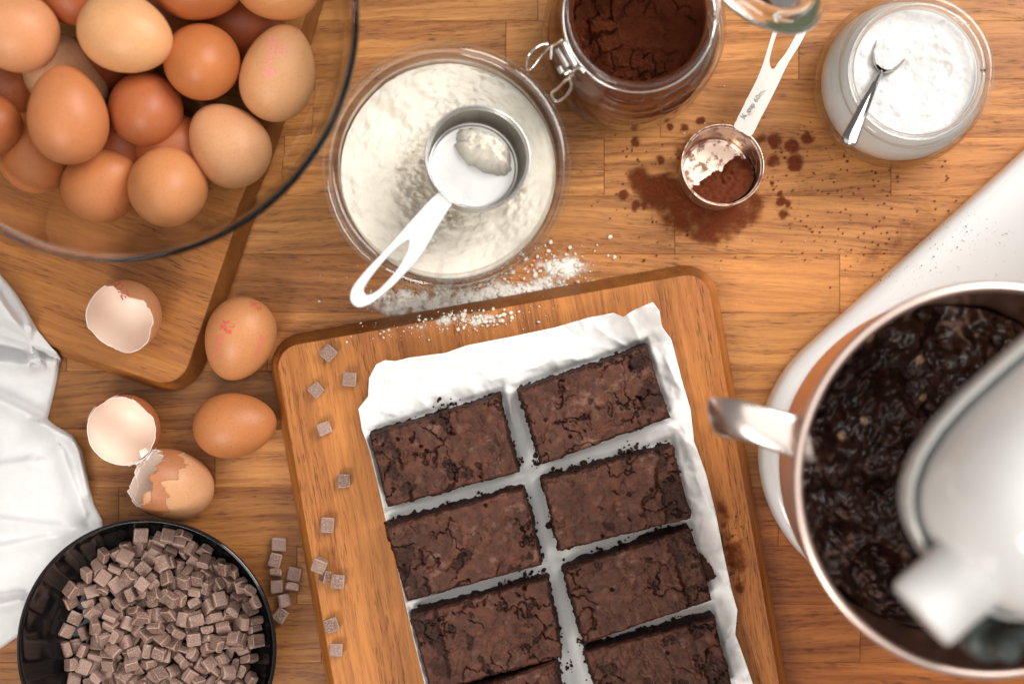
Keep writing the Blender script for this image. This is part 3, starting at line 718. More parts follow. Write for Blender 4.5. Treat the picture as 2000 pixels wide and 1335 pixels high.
# ---- glass bowl
BZ = TB1 + 0.0004
bc = P(225, 36, 0.158); br = 476 * S * (1 - 0.158)
bp = [(0, BZ), (.060, BZ), (.072, BZ + .002), (.094, BZ + .012), (.1155, BZ + .030), (.1285, BZ + .058), (.1365, BZ + .092), (br - .0022, .1505), (br - .0004, .1545), (br, .1575), (br - .0012, .1603), (br - .0026, .1606), (br - .0042, .1590), (br - .0046, .1550),
      (.1335, BZ + .092), (.1255, BZ + .058), (.1124, BZ + .0318), (.0912, BZ + .0148), (.0696, BZ + .0052), (.055, BZ + .0038), (0, BZ + .0038)]
v, f = lathe(sp2(bp, 3), 160); f = [tuple(q) for q in f]
gb = mk('glass_bowl', v, f, M['bowlglass']); gb.location = (bc.x, bc.y, 0)
tag(gb, 'large clear glass bowl full of eggs on the left cutting board', 'bowl')
EGGS = [  # px, py, z, a, b, ang, elev, colour, label
    (22, 58, .100, .0300, .0250, 200, 20, (.70, .36, .20), 'pinkish brown egg at the upper left edge of the bowl'),
    (132, -32, .086, .0295, .0240, 60, 10, C_DK, 'dark brown egg cut off by the top edge, left of the beige egg'),
    (246, 66, .100, .0310, .0248, 20, 8, (.76, .45, .25), 'large pale beige egg lying near the top of the bowl'),
    (386, -36, .092, .0300, .0246, 10, 10, C_BR, 'reddish brown egg cut off by the top edge above the round egg'),
    (540, -34, .084, .0290, .0240, 30, 10, C_LT, 'light brown egg cut off by the top edge at the upper right of the bowl'),
    (394, 123, .084, .0268, .0243, 70, 66, C_OR, 'round looking orange egg seen end on near the centre of the bowl'),
    (544, 143, .074, .0318, .0240, -75, 8, C_BG, 'palest egg with a faint pink stamp at the right of the bowl'),
    (132, 152, .062, .0300, .0245, 40, 5, (.72, .46, .30), 'pale egg half hidden beneath the big brown egg'),
    (132, 225, .098, .0312, .0248, -95, 8, (.60, .255, .115), 'large glossy brown egg on top of the pile at the left'),
    (285, 216, .076, .0258, .0238, 60, 62, (.48, .165, .072), 'darkest brown egg in the middle of the bowl, seen end on'),
    (447, 283, .068, .0292, .0248, -130, 12, (.76, .44, .26), 'smooth pale peach egg at the lower right of the pile'),
    (60, 298, .056, .0290, .0240, -120, 6, C_OR, 'orange brown egg at the lower left edge of the picture under the big egg'),
    (199, 360, .060, .0270, .0240, -40, 22, (.62, .255, .105), 'orange egg with a small red stamp at the bottom of the pile'),
    (327, 369, .074, .0270, .0255, 80, 60, (.68, .325, .15), 'light orange round egg at the front of the pile'),
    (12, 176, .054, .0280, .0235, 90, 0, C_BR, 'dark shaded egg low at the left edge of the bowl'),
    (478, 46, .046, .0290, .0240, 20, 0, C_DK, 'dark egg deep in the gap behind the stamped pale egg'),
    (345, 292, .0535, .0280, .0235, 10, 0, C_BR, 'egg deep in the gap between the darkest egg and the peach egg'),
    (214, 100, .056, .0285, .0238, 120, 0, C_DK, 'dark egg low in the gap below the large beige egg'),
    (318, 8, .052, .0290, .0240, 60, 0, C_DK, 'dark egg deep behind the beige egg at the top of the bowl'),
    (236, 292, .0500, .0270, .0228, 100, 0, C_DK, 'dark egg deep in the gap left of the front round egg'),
    (-42, 245, .082, .0290, .0240, 0, 10, C_BR, 'brown egg mostly cut off by the left edge of the picture')]
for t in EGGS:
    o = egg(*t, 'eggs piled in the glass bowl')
    if 'pink stamp' in t[8]:
        stamp(o, 527, 100, 100, M['palestamp'], 'BROWN', 0.0070, sx=.75); stamp(o, 549, 97, 100, M['palestamp'], 'STEX', 0.0066, sx=.7)
        stamp(o, 525, 143, 190, M['palestamp'], poly=[(x * .75, y * .75) for x, y in lion])
    if 'small red stamp' in t[8]: stamp(o, 224, 415, -35, M['stamp'], '15', 0.006)

# ---- broken shells
def eggshell(px, py, z, a, b, d, spin, cut, jag, seed, col, label, dense=None):
    """part of an egg: the blunt end up to a ragged break, pale inside"""
    rng_ = np.random.default_rng(seed); nph, nth = 120, 46
    ph = np.linspace(0, 2 * math.pi, nph, endpoint=False)
    step = np.cumsum(rng_.normal(0, 1, nph)); step -= np.linspace(0, step[-1], nph)
    cutv = cut + jag * (fbm(np.cos(ph) * 2.2 + 5, np.sin(ph) * 2.2 + seed, seed=seed, oct=3) * 2.0) + jag * .35 * (hsh((ph * 9 / 6.283 * 2).astype(int), ph.astype(int) * 0, ph.astype(int) * 0, seed) - .5)
    if dense is not None: cutv = cutv + dense(ph)
    V_, F_ = [], []
    for lay, off in ((0, 0.0), (1, 0.00055)):
        for j in range(nth + 1):
            for i in range(nph):
                th = math.pi - (math.pi - cutv[i]) * (1 - j / nth)       # from the break (j=0) to the blunt end
                th = cutv[i] + (math.pi - 0.002 - cutv[i]) * j / nth; c = math.cos(th)
                r = (b - off) * math.sin(th) * (1 - 0.13 * c); V_.append((r * math.cos(ph[i]), r * math.sin(ph[i]), (a - off) * c))
    lo = (nth + 1) * nph; mi = []
    for j in range(nth):
        for i in range(nph):
            q = (j * nph + i, j * nph + (i + 1) % nph, (j + 1) * nph + (i + 1) % nph, (j + 1) * nph + i)
            F_.append(tuple(reversed(q))); mi.append(0)
            F_.append(tuple(lo + k for k in q)); mi.append(1)
    for i in range(nph): F_.append((i, (i + 1) % nph, lo + (i + 1) % nph, lo + i)); mi.append(2)
    o = mk('eggshell', V_, F_, [M['egg'], M['shellin'], M['membrane']]); o.data.polygons.foreach_set('material_index', mi)
    o.location = P(px, py, z); orient(o, d, spin); o.color = (*col, 1); return tag(o, label, 'eggshell', 'broken eggshells')
def shard(parent_o, pts, mat, name='shell_fragment'):
    c = np.mean(np.array(pts), 0); V_ = [tuple(p) for p in pts] + [tuple(np.array(p) - np.array((0, 0, .0004))) for p in pts]; n = len(pts)
    F_ = [tuple(range(n)), tuple(reversed(range(n, 2 * n)))] + [(i, n + i, n + (i + 1) % n, (i + 1) % n) for i in range(n)]
    return mk(name, V_, F_, mat, parent=parent_o, smooth=False)
s1 = eggshell(238, 622, TB1 + 0.0303, 0.0285, 0.0238, (-0.22, -0.42, 0.86), 0.4, 1.42, 0.22, 5, (0.60, 0.285, 0.135), 'empty broken eggshell standing on the corner of the left cutting board', lambda p: .30 * np.exp(-((p - 2.3) / .35) ** 2))
stamp(s1, 236, 566, 60, M['stamp'], 'TTE', 0.0075)
s2 = eggshell(239, 842, 0.0300, 0.0285, 0.0240, (-0.03, -0.17, 0.98), 1.1, 1.50, 0.13, 8, (0.40, 0.135, 0.05), 'open eggshell cup facing up on the worktop, broken flakes on its rim')
s3 = eggshell(326, 944, 0.0262, 0.0335, 0.0232, (-0.74, 0.30, 0.55), 0.2, 1.18, 0.30, 13, (0.62, 0.315, 0.16), 'eggshell lying on its side with a jagged opening above the black bowl')
for pts in ([(272, 880, .030), (284, 874, .031), (291, 882, .029), (276, 895, .028)], [(284, 890, .027), (300, 878, .029), (306, 872, .03), (303, 880, .026), (288, 900, .024)], [(258, 903, .025), (270, 897, .026), (282, 897, .024), (266, 908, .022)], [(248, 905, .026), (256, 900, .027), (260, 906, .024), (252, 911, .023)]):
    shard(s2, [P(x, y, zz) for x, y, zz in pts], M['shellin'] if pts[0][0] % 8 == 0 else M['egg'])
def shellband(o, a, b, cut, wide, seed, off, col, ph0=0.0, ph1=2 * math.pi, name='shell_fragment'):
    """cracked outer band laid over the curve of the shell o"""
    n, m = 90, 12; ph = np.linspace(ph0, ph1, n); lo_ = cut + .28 * 2 * fbm(np.cos(ph) * 2.2 + 1, np.sin(ph) * 2.2, seed=seed, oct=4); hi_ = lo_ + wide * (1 + 1.6 * fbm(np.cos(ph) * 2.6 + 5, np.sin(ph) * 2.6, seed=seed + 3, oct=5))
    V_ = []
    for lay in (0, 1):
        for j in range(m):
            th = lo_ + (hi_ - lo_) * j / (m - 1); c = np.cos(th); r = (b + off - .0004 * lay) * np.sin(th) * (1 - .13 * c); V_ += list(np.stack([r * np.cos(ph), r * np.sin(ph), (a + off - .0004 * lay) * c], 1))
    q = [(j * n + i, j * n + i + 1, (j + 1) * n + i + 1, (j + 1) * n + i) for j in range(m - 1) for i in range(n - 1)]; F_ = [tuple(reversed(t)) for t in q] + [tuple(n * m + k for k in t) for t in q]
    mi = [0] * len(q) + [1] * len(q); F_ += [(i, i + 1, n * m + i + 1, n * m + i) for i in range(n - 1)] + [((m - 1) * n + i, (m - 1) * n + i + 1, n * m + (m - 1) * n + i + 1, n * m + (m - 1) * n + i) for i in range(n - 1)]; mi += [2] * (2 * (n - 1))
    r_ = mk(name, V_, F_, [M['egg'], M['shellin'], M['membrane']], parent=o, world=False); r_.data.polygons.foreach_set('material_index', mi); r_.color = (*col, 1); return r_
for k_, (p0_, p1_) in enumerate(((0.2, 2.3), (2.34, 4.1), (4.15, 6.3))):
    shellband(s3, 0.0335, 0.0232, 1.05, .42, 31 + k_, .0007, (0.46, 0.175, 0.072), p0_, p1_)  # cracked area of the same shell; darker colour paints shade on its turned-away side
shellband(s2, 0.0285, 0.0240, 1.42, .22, 41, .0008, (0.40, 0.13, 0.045), 0.3, 1.9)

# ================================================================== WHITE CLOTH
ny_, nx_ = 220, 110
ys = np.linspace(520, 1330, ny_)
xr = np.interp(ys, [520, 535, 570, 610, 650, 690, 703, 720, 760, 800, 818, 830, 850, 880, 920, 955, 985, 1015, 1060, 1120, 1180, 1225, 1262, 1280, 1330],
               [-14, 0, 30, 55, 77, 110, 119, 116, 108, 98, 93, 108, 143, 162, 170, 176, 184, 200, 205, 190, 120, 60, 6, -20, -60])
u = np.linspace(0, 1, nx_)
GX = -190 + (xr[:, None] + 190) * u[None]; GY = np.repeat(ys[:, None], nx_, 1)
GX = GX + 0
d_edge = (xr[:, None] - GX)
def ridge(ax, ay, bx, by, h_, wd, sk=0.35):
    t = np.clip(((GX - ax) * (bx - ax) + (GY - ay) * (by - ay)) / ((bx - ax) ** 2 + (by - ay) ** 2), 0, 1)
    nx, ny = -(by - ay), (bx - ax); l = math.hypot(nx, ny); s = ((GX - ax) * nx + (GY - ay) * ny) / l + 5 * fbm(GX / 40, GY / 40, seed=6)
    dd = np.hypot(GX - ax - t * (bx - ax), GY - ay - t * (by - ay)); wd2 = np.where(s > 0, wd, wd * sk)
    return h_ * np.exp(-(dd / wd2) ** 2)
zc = 0.004 + 0.006 * (1 - np.exp(-np.maximum(d_edge, 0) / 60)) + 0.004 * fbm(GX / 90, GY / 90, seed=4) + .0012 * fbm(GX / 26, GY / 26, seed=14)
zc += ridge(-20, 560, 72, 690, .011, 26) + ridge(55, 700, 112, 706, .007, 16) + ridge(-40, 700, 55, 712, .010, 18) - ridge(-30, 676, 50, 686, .008, 16) + ridge(60, 640, 62, 690, .006, 12)
zc += ridge(-20, 770, 90, 826, .009, 22) + ridge(80, 826, 150, 862, .010, 18) + ridge(150, 862, 172, 960, .007, 14) + ridge(120, 880, 165, 1000, .006, 22) + ridge(-40, 1010, 120, 1030, .004, 22) + ridge(-60, 1080, 90, 1050, .004, 20) + ridge(-50, 1190, 40, 1170, .006, 16) - ridge(-50, 1165, 40, 1150, .004, 12) + ridge(-60, 920, 60, 900, .004, 26)
zc *= sstep(-2, 9, d_edge) * .9 + .1
zc = np.maximum(zc, 0.0006) + .0006 + sstep(762, 700, GY) * sstep(-60, 20, -GX + 40) * 0.0
# where it lies over the cutting board's corner it rides on the board
onb = sstep(14, -26, (GX - 97) * 0.322 * -1 + (GY - 676) * 0.947 - 0) 
zc = zc + TB1 * 1.04 * onb
zc = np.maximum(np.maximum(zc, .001), (TB1 + .0022) * sstep(26, 6, (GX - 97) * -0.322 + (GY - 676) * 0.947))
k = S * (1 - zc); vv = np.stack([(GX - 1000) * k, -(GY - 667.5) * k, zc], -1).reshape(-1, 3)
ff = [(j * nx_ + i + nx_, j * nx_ + i + 1 + nx_, j * nx_ + i + 1, j * nx_ + i) for j in range(ny_ - 1) for i in range(nx_ - 1)]
cl = tag(mk('tea_towel', vv, ff, M['cloth']), 'rumpled white cotton cloth at the left edge beside the black bowl', 'cloth')
sol = cl.modifiers.new('thick', 'SOLIDIFY'); sol.thickness = 0.0009; sol.offset = -1
# ================================================================== BLACK BOWL AND CHOCOLATE CHUNKS
kc = P(285.5, 1266.8, 0.050); kr = 254.4 * S * 0.95
kp = [(0, 0.0004), (.040, 0.0004), (.045, 0.0012), (.060, 0.0035), (.0715, .0095), (.0785, .0185), (.0835, .0315), (kr - .0006, .0470), (kr, .0488), (kr - .0010, .0500), (kr - .0024, .0496), (.0820, .0350), (.0785, .0235), (.0728, .0138), (.0650, .0070), (.0570, .0040), (0, .0040)]
v, f = lathe(sp2(kp, 4), 128)
kb = mk('bowl', v, f, M['black']); kb.location = (kc.x, kc.y, 0); tag(kb, 'shallow glossy black bowl of chocolate chunks', 'bowl')
Lc, Wc, Tc = .0098, .0094, .0056
def chip_mesh():
    e_ = .0007; sec = [(-Wc / 2 + e_, -Tc / 2), (Wc / 2 - e_, -Tc / 2), (Wc / 2, -Tc / 2 + e_), (Wc / 2, 0.0)]
    for k in range(1, 6):
        a = math.pi * k / 6; c = math.cos(a); sec.append((Wc / 2 * math.copysign(abs(c) ** .6, c), Tc / 2 * math.sin(a) ** .8))
    sec += [(-Wc / 2, 0.0), (-Wc / 2, -Tc / 2 + e_)]; m = len(sec); v = []; f = []
    for y, sh in ((-Lc / 2, .86), (-Lc / 2 + .0007, 1.0), (Lc / 2 - .0007, 1.0), (Lc / 2, .86)):
        v += [(x * sh, y, z * sh) for x, z in sec]
    for j in range(3): f += [(j * m + i, (j + 1) * m + i, (j + 1) * m + (i + 1) % m, j * m + (i + 1) % m) for i in range(m)]
    f += [tuple(range(m)), tuple(reversed(range(3 * m, 4 * m)))]
    f = [tuple(reversed(q)) for q in f]
    me = bpy.data.meshes.new('chocolate_chunk'); me.from_pydata(v, [], f); me.materials.append(M['chip']); me.materials.append(M['chipedge'])
    for k in list(range(m)) + list(range(2 * m, 3 * m)) + [m + 1, m + m - 1]: me.polygons[k].material_index = 1
    bm = bmesh.new(); bm.from_mesh(me); bmesh.ops.recalc_face_normals(bm, faces=bm.faces); bm.to_mesh(me); bm.free()
    return me
CM = [chip_mesh() for _ in range(1)]
rg = random.Random(3)
for sd in range(4):                                     # a few slightly different chunks
    me = CM[0].copy(); sx, sy, sz = rg.uniform(.9, 1.06), rg.uniform(.86, 1.05), rg.uniform(.88, 1.05)
    for q in me.vertices: q.co = (q.co.x * sx + rg.uniform(-1, 1) * .00038, q.co.y * sy + rg.uniform(-1, 1) * .00038, q.co.z * sz + rg.uniform(-1, 1) * .0002)
    CM.append(me)
def chunk(loc, quat, label, group):
    o = bpy.data.objects.new('chocolate_chunk', CM[rg.randrange(5)]); COL.objects.link(o); o.location = loc; o.rotation_mode = 'QUATERNION'; o.rotation_quaternion = quat
    o.scale = (rg.uniform(.94, 1.06), rg.uniform(.92, 1.06), rg.uniform(.95, 1.05)); return tag(o, label, 'chocolate chunk', group)
CHIPS = [145,-524,73,4,15,99,-2,505,201,82,15,64,-73,18,472,362,80,19,-28,94,7,311,-72,71,0,-83,-56,0,361,315,71,5,32,95,-2,273,106,71,4,66,-75,3,406,-402,98,30,35,-70,-55,168,389,71,2,-35,93,1,-80,544,75,75,3,4,-66,123,167,78,15,-68,71,14,-163,296,71,4,-52,85,3,37,-288,71,100,0,0,-8,312,-326,71,51,0,0,86,627,11,101,96,-1,-27,9,108,-146,71,20,0,0,98,-230,7,81,24,53,-80,16,408,-299,92,65,-65,-28,28,-156,-140,71,5,-14,99,1,-235,464,71,75,0,0,-67,-53,-156,97,90,-8,40,17,-577,-94,81,8,-76,-64,8,-468,246,90,1,71,-1,71,-115,-11,94,69,28,57,-34,-225,-505,75,3,-4,-100,4,337,-206,71,4,-59,-80,-3,607,108,92,63,-14,-17,75,100,266,71,5,3,100,0,262,-594,108,21,75,-55,32,-8,156,92,61,-61,35,-35,275,-481,76,3,98,16,8,-94,-398,94,3,-4,-74,67,-123,419,71,0,-61,-79,0,196,-52,106,71,-32,-5,63,-214,-406,71,1,73,68,-1,336,-419,95,49,56,-51,-43,554,-231,87,98,-2,-19,-9,227,-160,78,13,75,64,-15,-116,-452,90,55,-45,55,45,-413,141,71,3,50,-86,2,596,263,132,37,-1,-88,-29,-57,-304,82,32,3,95,-1,-190,568,85,76,10,12,-63,322,505,136,26,-91,-21,-25,-80,115,81,14,85,-44,27,110,15,71,93,0,0,-36,230,20,89,48,-50,61,39,-229,370,96,49,45,55,51,520,93,89,5,-78,-6,-62,93,236,159,4,18,69,-70,242,-261,108,91,23,-29,18,-558,-246,93,5,-95,-31,-2,50,533,71,2,-95,30,5,-61,-50,89,26,-72,32,56,422,73,71,1,-95,-32,-2,116,615,101,93,25,3,-28,-288,-306,71,1,70,-71,1,243,467,72,95,0,1,-30,-2,250,97,78,63,5,7,-497,-416,113,83,-10,30,46,594,-304,147,36,-16,-92,4,-454,-88,71,2,-88,-47,-4,-371,236,96,21,37,-9,90,138,-315,90,54,-46,-54,-46,-21,437,71,0,64,77,0,-594,66,83,9,-87,-47,11,156,-622,136,24,49,20,82,-361,-510,94,19,18,-95,16,69,-620,100,37,-9,23,89,510,-120,71,11,0,0,99,425,463,132,34,8,-81,-48,597,145,155,31,-32,89,-14,42,-114,102,88,-2,-34,-32,-277,196,71,23,0,0,97,336,12,92,70,70,7,7,508,-319,110,67,-46,31,48,173,533,77,1,32,95,6,-165,62,102,92,-22,17,27,539,298,121,33,-79,-5,51,-25,642,110,2,2,-28,96,597,12,150,42,-27,-16,85,-96,-600,87,18,98,2,-2,248,-379,100,21,-88,-10,-42,-57,331,90,70,-3,72,3,313,-74,129,80,0,0,60,-471,-320,112,17,-13,85,48,451,365,137,95,8,-18,23,-484,367,88,15,32,-93,-11,-382,-403,73,3,97,23,-4,226,218,90,49,-51,-49,-51,59,332,148,55,-52,31,-58,-355,3,71,59,0,0,81,-127,-509,92,3,3,71,71,-336,-107,71,4,-41,-91,-2,148,339,152,15,-10,65,-74,414,-98,71,3,-62,79,2,-163,-299,81,6,93,-18,31,459,-214,71,4,63,-77,3,89,83,117,1,-84,50,-21,531,-28,98,1,0,41,91,216,142,160,19,-10,-90,-38,437,-3,134,7,70,68,-20,9,343,98,60,-46,40,-52,-389,-23,135,24,-51,82,6,214,293,108,6,44,-73,52,377,535,111,35,-43,81,18,-360,362,92,7,7,70,70,-507,143,146,26,-70,32,58,407,222,92,5,6,70,71,336,109,126,4,1,-100,4,98,452,89,26,-72,35,54,-108,225,101,71,8,67,-22,11,-563,104,48,-44,24,72,-416,-256,71,0,-96,28,0,-32,-501,92,70,-70,-10,10,232,443,130,49,0,1,87,-164,626,139,95,-30,-2,11,347,10,193,46,-48,-54,51,-202,-615,106,29,61,-71,21,413,-100,129,80,2,-3,60,-37,54,89,57,-35,-68,-29,208,-670,185,75,10,39,-52,-313,101,90,52,48,-52,48,605,-133,94,97,-3,-23,-11,484,261,172,21,-16,94,20,421,-206,142,0,57,-80,18,-243,-63,116,31,-83,-36,-30,-57,558,152,64,-27,67,25,-345,190,138,22,-8,-96,-12,-242,221,195,48,23,-80,27,219,-126,152,85,52,-7,-9,237,-562,152,57,-32,20,73,66,650,158,15,-25,-13,95,-209,168,99,32,53,-68,-39,383,-525,150,23,47,48,70,301,-454,171,15,-84,53,-2,-279,485,142,18,66,-73,-7,-333,-505,173,83,51,-7,-23,108,-239,126,73,-25,31,56,501,-272,160,33,92,-20,6,551,415,147,6,52,74,42,-484,-174,112,2,45,88,18,-7,-252,147,61,-35,28,-65,290,292,153,75,32,24,52,362,-85,208,11,-11,-69,71,337,-319,154,4,38,7,-92,439,108,130,3,1,1,-100,-513,3,71,4,-29,-96,-1,-187,479,152,80,-22,41,-39,264,62,182,89,20,-16,-38,-218,-133,147,58,33,18,-73,-100,124,139,81,-12,-27,-50,-291,-452,135,54,-4,0,-84,-642,-145,142,74,36,-17,-54,93,143,201,87,-3,43,-24,336,-561,136,72,-36,59,-11,-623,-268,149,3,25,-97,-4,-339,426,96,6,-8,-76,64,666,194,150,38,31,85,21,18,1,105,32,-33,-49,74,549,-141,151,89,-17,-39,-17,-552,187,82,99,3,10,-9,-284,345,92,47,-47,-53,53,-458,64,89,53,37,-71,28,317,219,168,14,34,-25,89,41,151,172,90,-4,37,-23,-317,159,194,16,-53,71,43,511,46,174,9,51,-84,-15,-219,72,155,3,-16,7,98,253,605,112,22,-39,86,22,76,-519,141,49,20,-80,28,-358,-349,130,79,-1,-1,-61,-100,-678,172,23,73,36,53,198,-494,155,70,-69,-11,15,629,-222,150,71,60,-33,19,182,529,136,10,-27,96,6,332,386,130,84,-10,-45,-28,187,243,193,1,14,-90,-42,184,-431,126,40,-12,-66,-63,633,245,210,27,-32,-3,90,-353,45,144,57,-42,64,30,-89,680,169,36,42,81,18,19,-437,89,46,54,-53,46,-551,37,135,4,-93,-36,7,-180,-30,185,74,13,11,65,-113,-317,140,14,-91,6,40,687,88,176,11,-10,-95,-27,205,-303,161,28,-42,6,-86,-185,267,125,4,-99,11,-7,533,349,204,85,-43,7,-30,-293,61,212,94,-21,13,22,86,387,225,3,97,23,-3,181,659,172,0,-87,-27,-41,513,-65,182,38,-84,36,16,544,163,185,19,-71,61,-28,-282,-191,96,35,13,33,87,133,-151,157,10,-75,-43,-50,527,-243,211,33,89,-27,14,728,-55,200,58,-40,-31,65,130,-38,134,24,23,94,-4,249,352,207,35,67,65,7,-49,226,182,89,40,-23,-1,297,445,195,76,-6,-5,65,-230,-514,153,60,-26,-75,-12,-479,-255,173,26,77,59,0,130,-387,103,47,-64,28,54,-118,329,176,21,-53,-69,44,665,-84,150,8,95,0,-31,5,-125,161,7,29,95,6,-451,485,120,23,-93,2,30,31,563,159,63,43,-60,24,330,-149,177,47,21,-59,62,-60,-579,185,2,59,-26,76,135,395,149,40,56,-41,60,-81,-50,184,24,61,-15,75,100,-79,208,16,37,-84,35,-397,-166,136,68,3,59,43,-565,314,109,35,-43,-83,-7,-116,-220,161,45,73,-46,-21,385,314,174,1,48,-37,79,459,-125,207,57,27,25,-73,127,481,178,11,-18,97,6,254,566,183,1,-78,-34,53,437,544,181,21,43,-87,12,512,-400,137,15,23,54,-79,-101,463,145,14,-98,-9,13,666,-168,177,37,-24,68,58,262,-34,196,20,-63,73,19,489,467,201,45,57,-14,67,-12,-94,222,3,91,39,16,-324,352,181,25,-54,-78,-18,-239,-355,134,11,-77,-61,-15,-203,-246,135,2,30,13,-95,22,-357,141,59,-67,33,29,-538,-179,186,95,-17,-24,-12,-374,-282,165,4,7,-30,-95,-212,279,199,51,29,-78,22,494,185,241,13,53,-39,74,165,122,227,30,4,93,22,439,-458,128,72,60,19,29,-9,-671,148,26,-30,42,82,420,-216,207,97,-13,-13,-16,323,611,196,27,33,-90,7,354,130,207,4,-2,-66,-75,473,-527,173,85,-42,-19,24,428,52,214,11,-72,55,-40,407,-588,225,55,24,80,7,395,184,201,28,-54,-43,-67,439,-31,248,74,56,-27,25,148,27,187,52,-24,29,77,444,257,223,16,26,92,26,98,-205,201,36,59,-8,-72,-615,198,125,85,-1,-51,-11,301,-210,179,74,54,9,-40,-45,53,191,29,87,10,-39,188,-198,189,17,-37,47,-78,20,454,149,17,72,65,18,-214,-81,242,35,-75,-54,-15,-151,-555,166,16,-98,4,-6,232,208,274,39,-30,-11,86,-129,183,200,87,-9,28,-41,388,-198,265,86,-31,-23,33,-28,182,232,17,-40,-81,-40,260,-306,188,35,9,-93,0,-26,357,189,71,4,70,0,-328,264,220,33,76,34,45,510,-211,259,49,-16,-32,-79,629,-302,194,32,52,-77,-19,277,193,237,36,29,-14,-87,610,-142,244,30,-51,3,80,-74,-224,218,15,-57,-65,47,-227,136,226,75,58,16,27,-499,-65,151,55,60,-40,-42,52,-10,221,39,88,23,-15,-662,-17,118,13,91,-27,-30,-111,-132,202,68,60,-40,15,-334,524,99,52,-2,25,-82,-151,544,209,8,81,-50,-30,-262,606,139,38,33,85,13,251,-103,241,6,-19,-98,-7,-330,-134,165,65,-36,-1,-67,-396,554,166,6,-26,90,-34,56,605,228,30,31,-89,12,-300,-130,219,83,-31,12,-46,364,-413,217,74,10,43,51,-241,-261,177,92,19,-32,-15,128,282,247,66,-13,-32,-67,277,463,249,1,-7,6,100,99,-477,183,1,-41,-39,-83,-612,90,179,13,-55,73,-38,174,-9,273,49,-17,-66,54,1,469,205,56,-20,-14,79,224,699,241,7,50,-85,-14,50,78,245,16,-70,-56,-41,734,52,248,53,-60,59,-10,497,575,263,37,-3,83,42,-10,-347,213,89,5,-32,-30,332,14,294,59,-15,21,-76,355,284,250,89,22,-28,-29,105,-328,196,17,20,-91,-33,-100,-475,183,31,65,61,-33,-180,-421,193,3,-23,84,-49,-18,-462,192,53,-54,-46,46,245,52,261,94,-11,-17,-28,133,-401,206,30,-22,-88,-29,527,71,244,9,95,-10,-27,288,-636,205,64,16,64,39,386,612,231,22,91,-30,-17,280,-488,241,19,40,15,-88,583,-31,230,35,39,42,74]
ca_, sa_ = math.cos(R(25)), math.sin(R(25))
for x, y, z, qw, qx, qy, qz in zip(*[iter(CHIPS)] * 7):
    x, y, z = x * 1e-4, y * 1e-4, z * 1e-4; X_, Y_ = x * ca_ - y * sa_ - .001, x * sa_ + y * ca_
    py = 667.5 - (kc.y + Y_) / (S * (1 - z))
    if py > 1352: continue
    chunk((kc.x + X_, kc.y + Y_, z), Quaternion((0, 0, 1), R(25)) @ Quaternion((qw, qx, qy, qz)).normalized(), 'dusty milk chocolate chunk in the heap in the black bowl', 'chocolate chunks heaped in the black bowl')
def flatchunk(px, py, z0, rot, label, group, edge=0, tilt=0):
    q = Quaternion((0, 0, 1), R(-rot))
    if edge: q = q @ Quaternion((1, 0, 0), R(edge))
    if tilt: q = q @ Quaternion((0, 1, 0), R(tilt))
    else: q = q @ Quaternion((0, 1, 0), math.pi)
    chunk(P(px, py, z0 + Tc / 2 + (.002 if edge else .0002)), q, label, group)
gb_ = 'chocolate chunks scattered on the brownie board'
for a in ((642, 689, 42, 'topmost chocolate chunk on the brownie board, turned on its corner'), (683, 740, 4, 'chocolate chunk nearest the upper left corner of the baking paper'), (618, 761, 50, 'chocolate chunk turned on its corner near the left edge of the brownie board'),
          (634, 836, -20, 'fourth chocolate chunk from the top on the brownie board, below the upper three'), (672, 938, 0, 'lone square chocolate chunk on the board beside the upper left brownie'), (640, 1024, 4, 'lone chocolate chunk on the board halfway down the left side'),
          (660, 1134, 5, 'rightmost of the three touching chocolate chunks on the board'), (648, 1219, -20, 'tilted chocolate chunk on the board just above the lowest one'), (657, 1267, 3, 'lowest chocolate chunk on the brownie board')):
    flatchunk(a[0], a[1], TB2 + .0002, a[2], a[3], gb_)
flatchunk(624, 1103, TB2 + .001, 22, 'leftmost of the three touching chocolate chunks on the board', gb_, edge=18)
flatchunk(635, 1124, TB2 + .0015, 12, 'middle of the three touching chocolate chunks on the board, on its edge', gb_, tilt=125)
gw = 'chocolate chunks spilled on the worktop beside the black bowl'
for a in ((545, 1062, 3, 'uppermost chocolate chunk spilled on the worktop beside the black bowl', 0, 0), (538, 1093, 14, 'second chocolate chunk from the top spilled beside the black bowl', 0, 0), (541, 1144, -3, 'square spilled chunk lying partly under the upright one beside the bowl', 0, 0),
          (575, 1120, 12, 'rightmost chocolate chunk spilled on the worktop', 0, 0), (555, 1172, -10, 'second lowest chocolate chunk spilled beside the black bowl', 0, 20), (548, 1200, 35, 'lowest spilled chocolate chunk, touching the rim of the black bowl', 0, 0)):
    flatchunk(a[0], a[1], 0, a[2], a[3], gw, tilt=a[5])
flatchunk(540, 1118, .0015, 2, 'spilled chunk standing on its side in the middle of the little group', gw, edge=68)
flatchunk(572, 1145, .0012, 8, 'spilled chunk on its side just below the rightmost one', gw, edge=75)

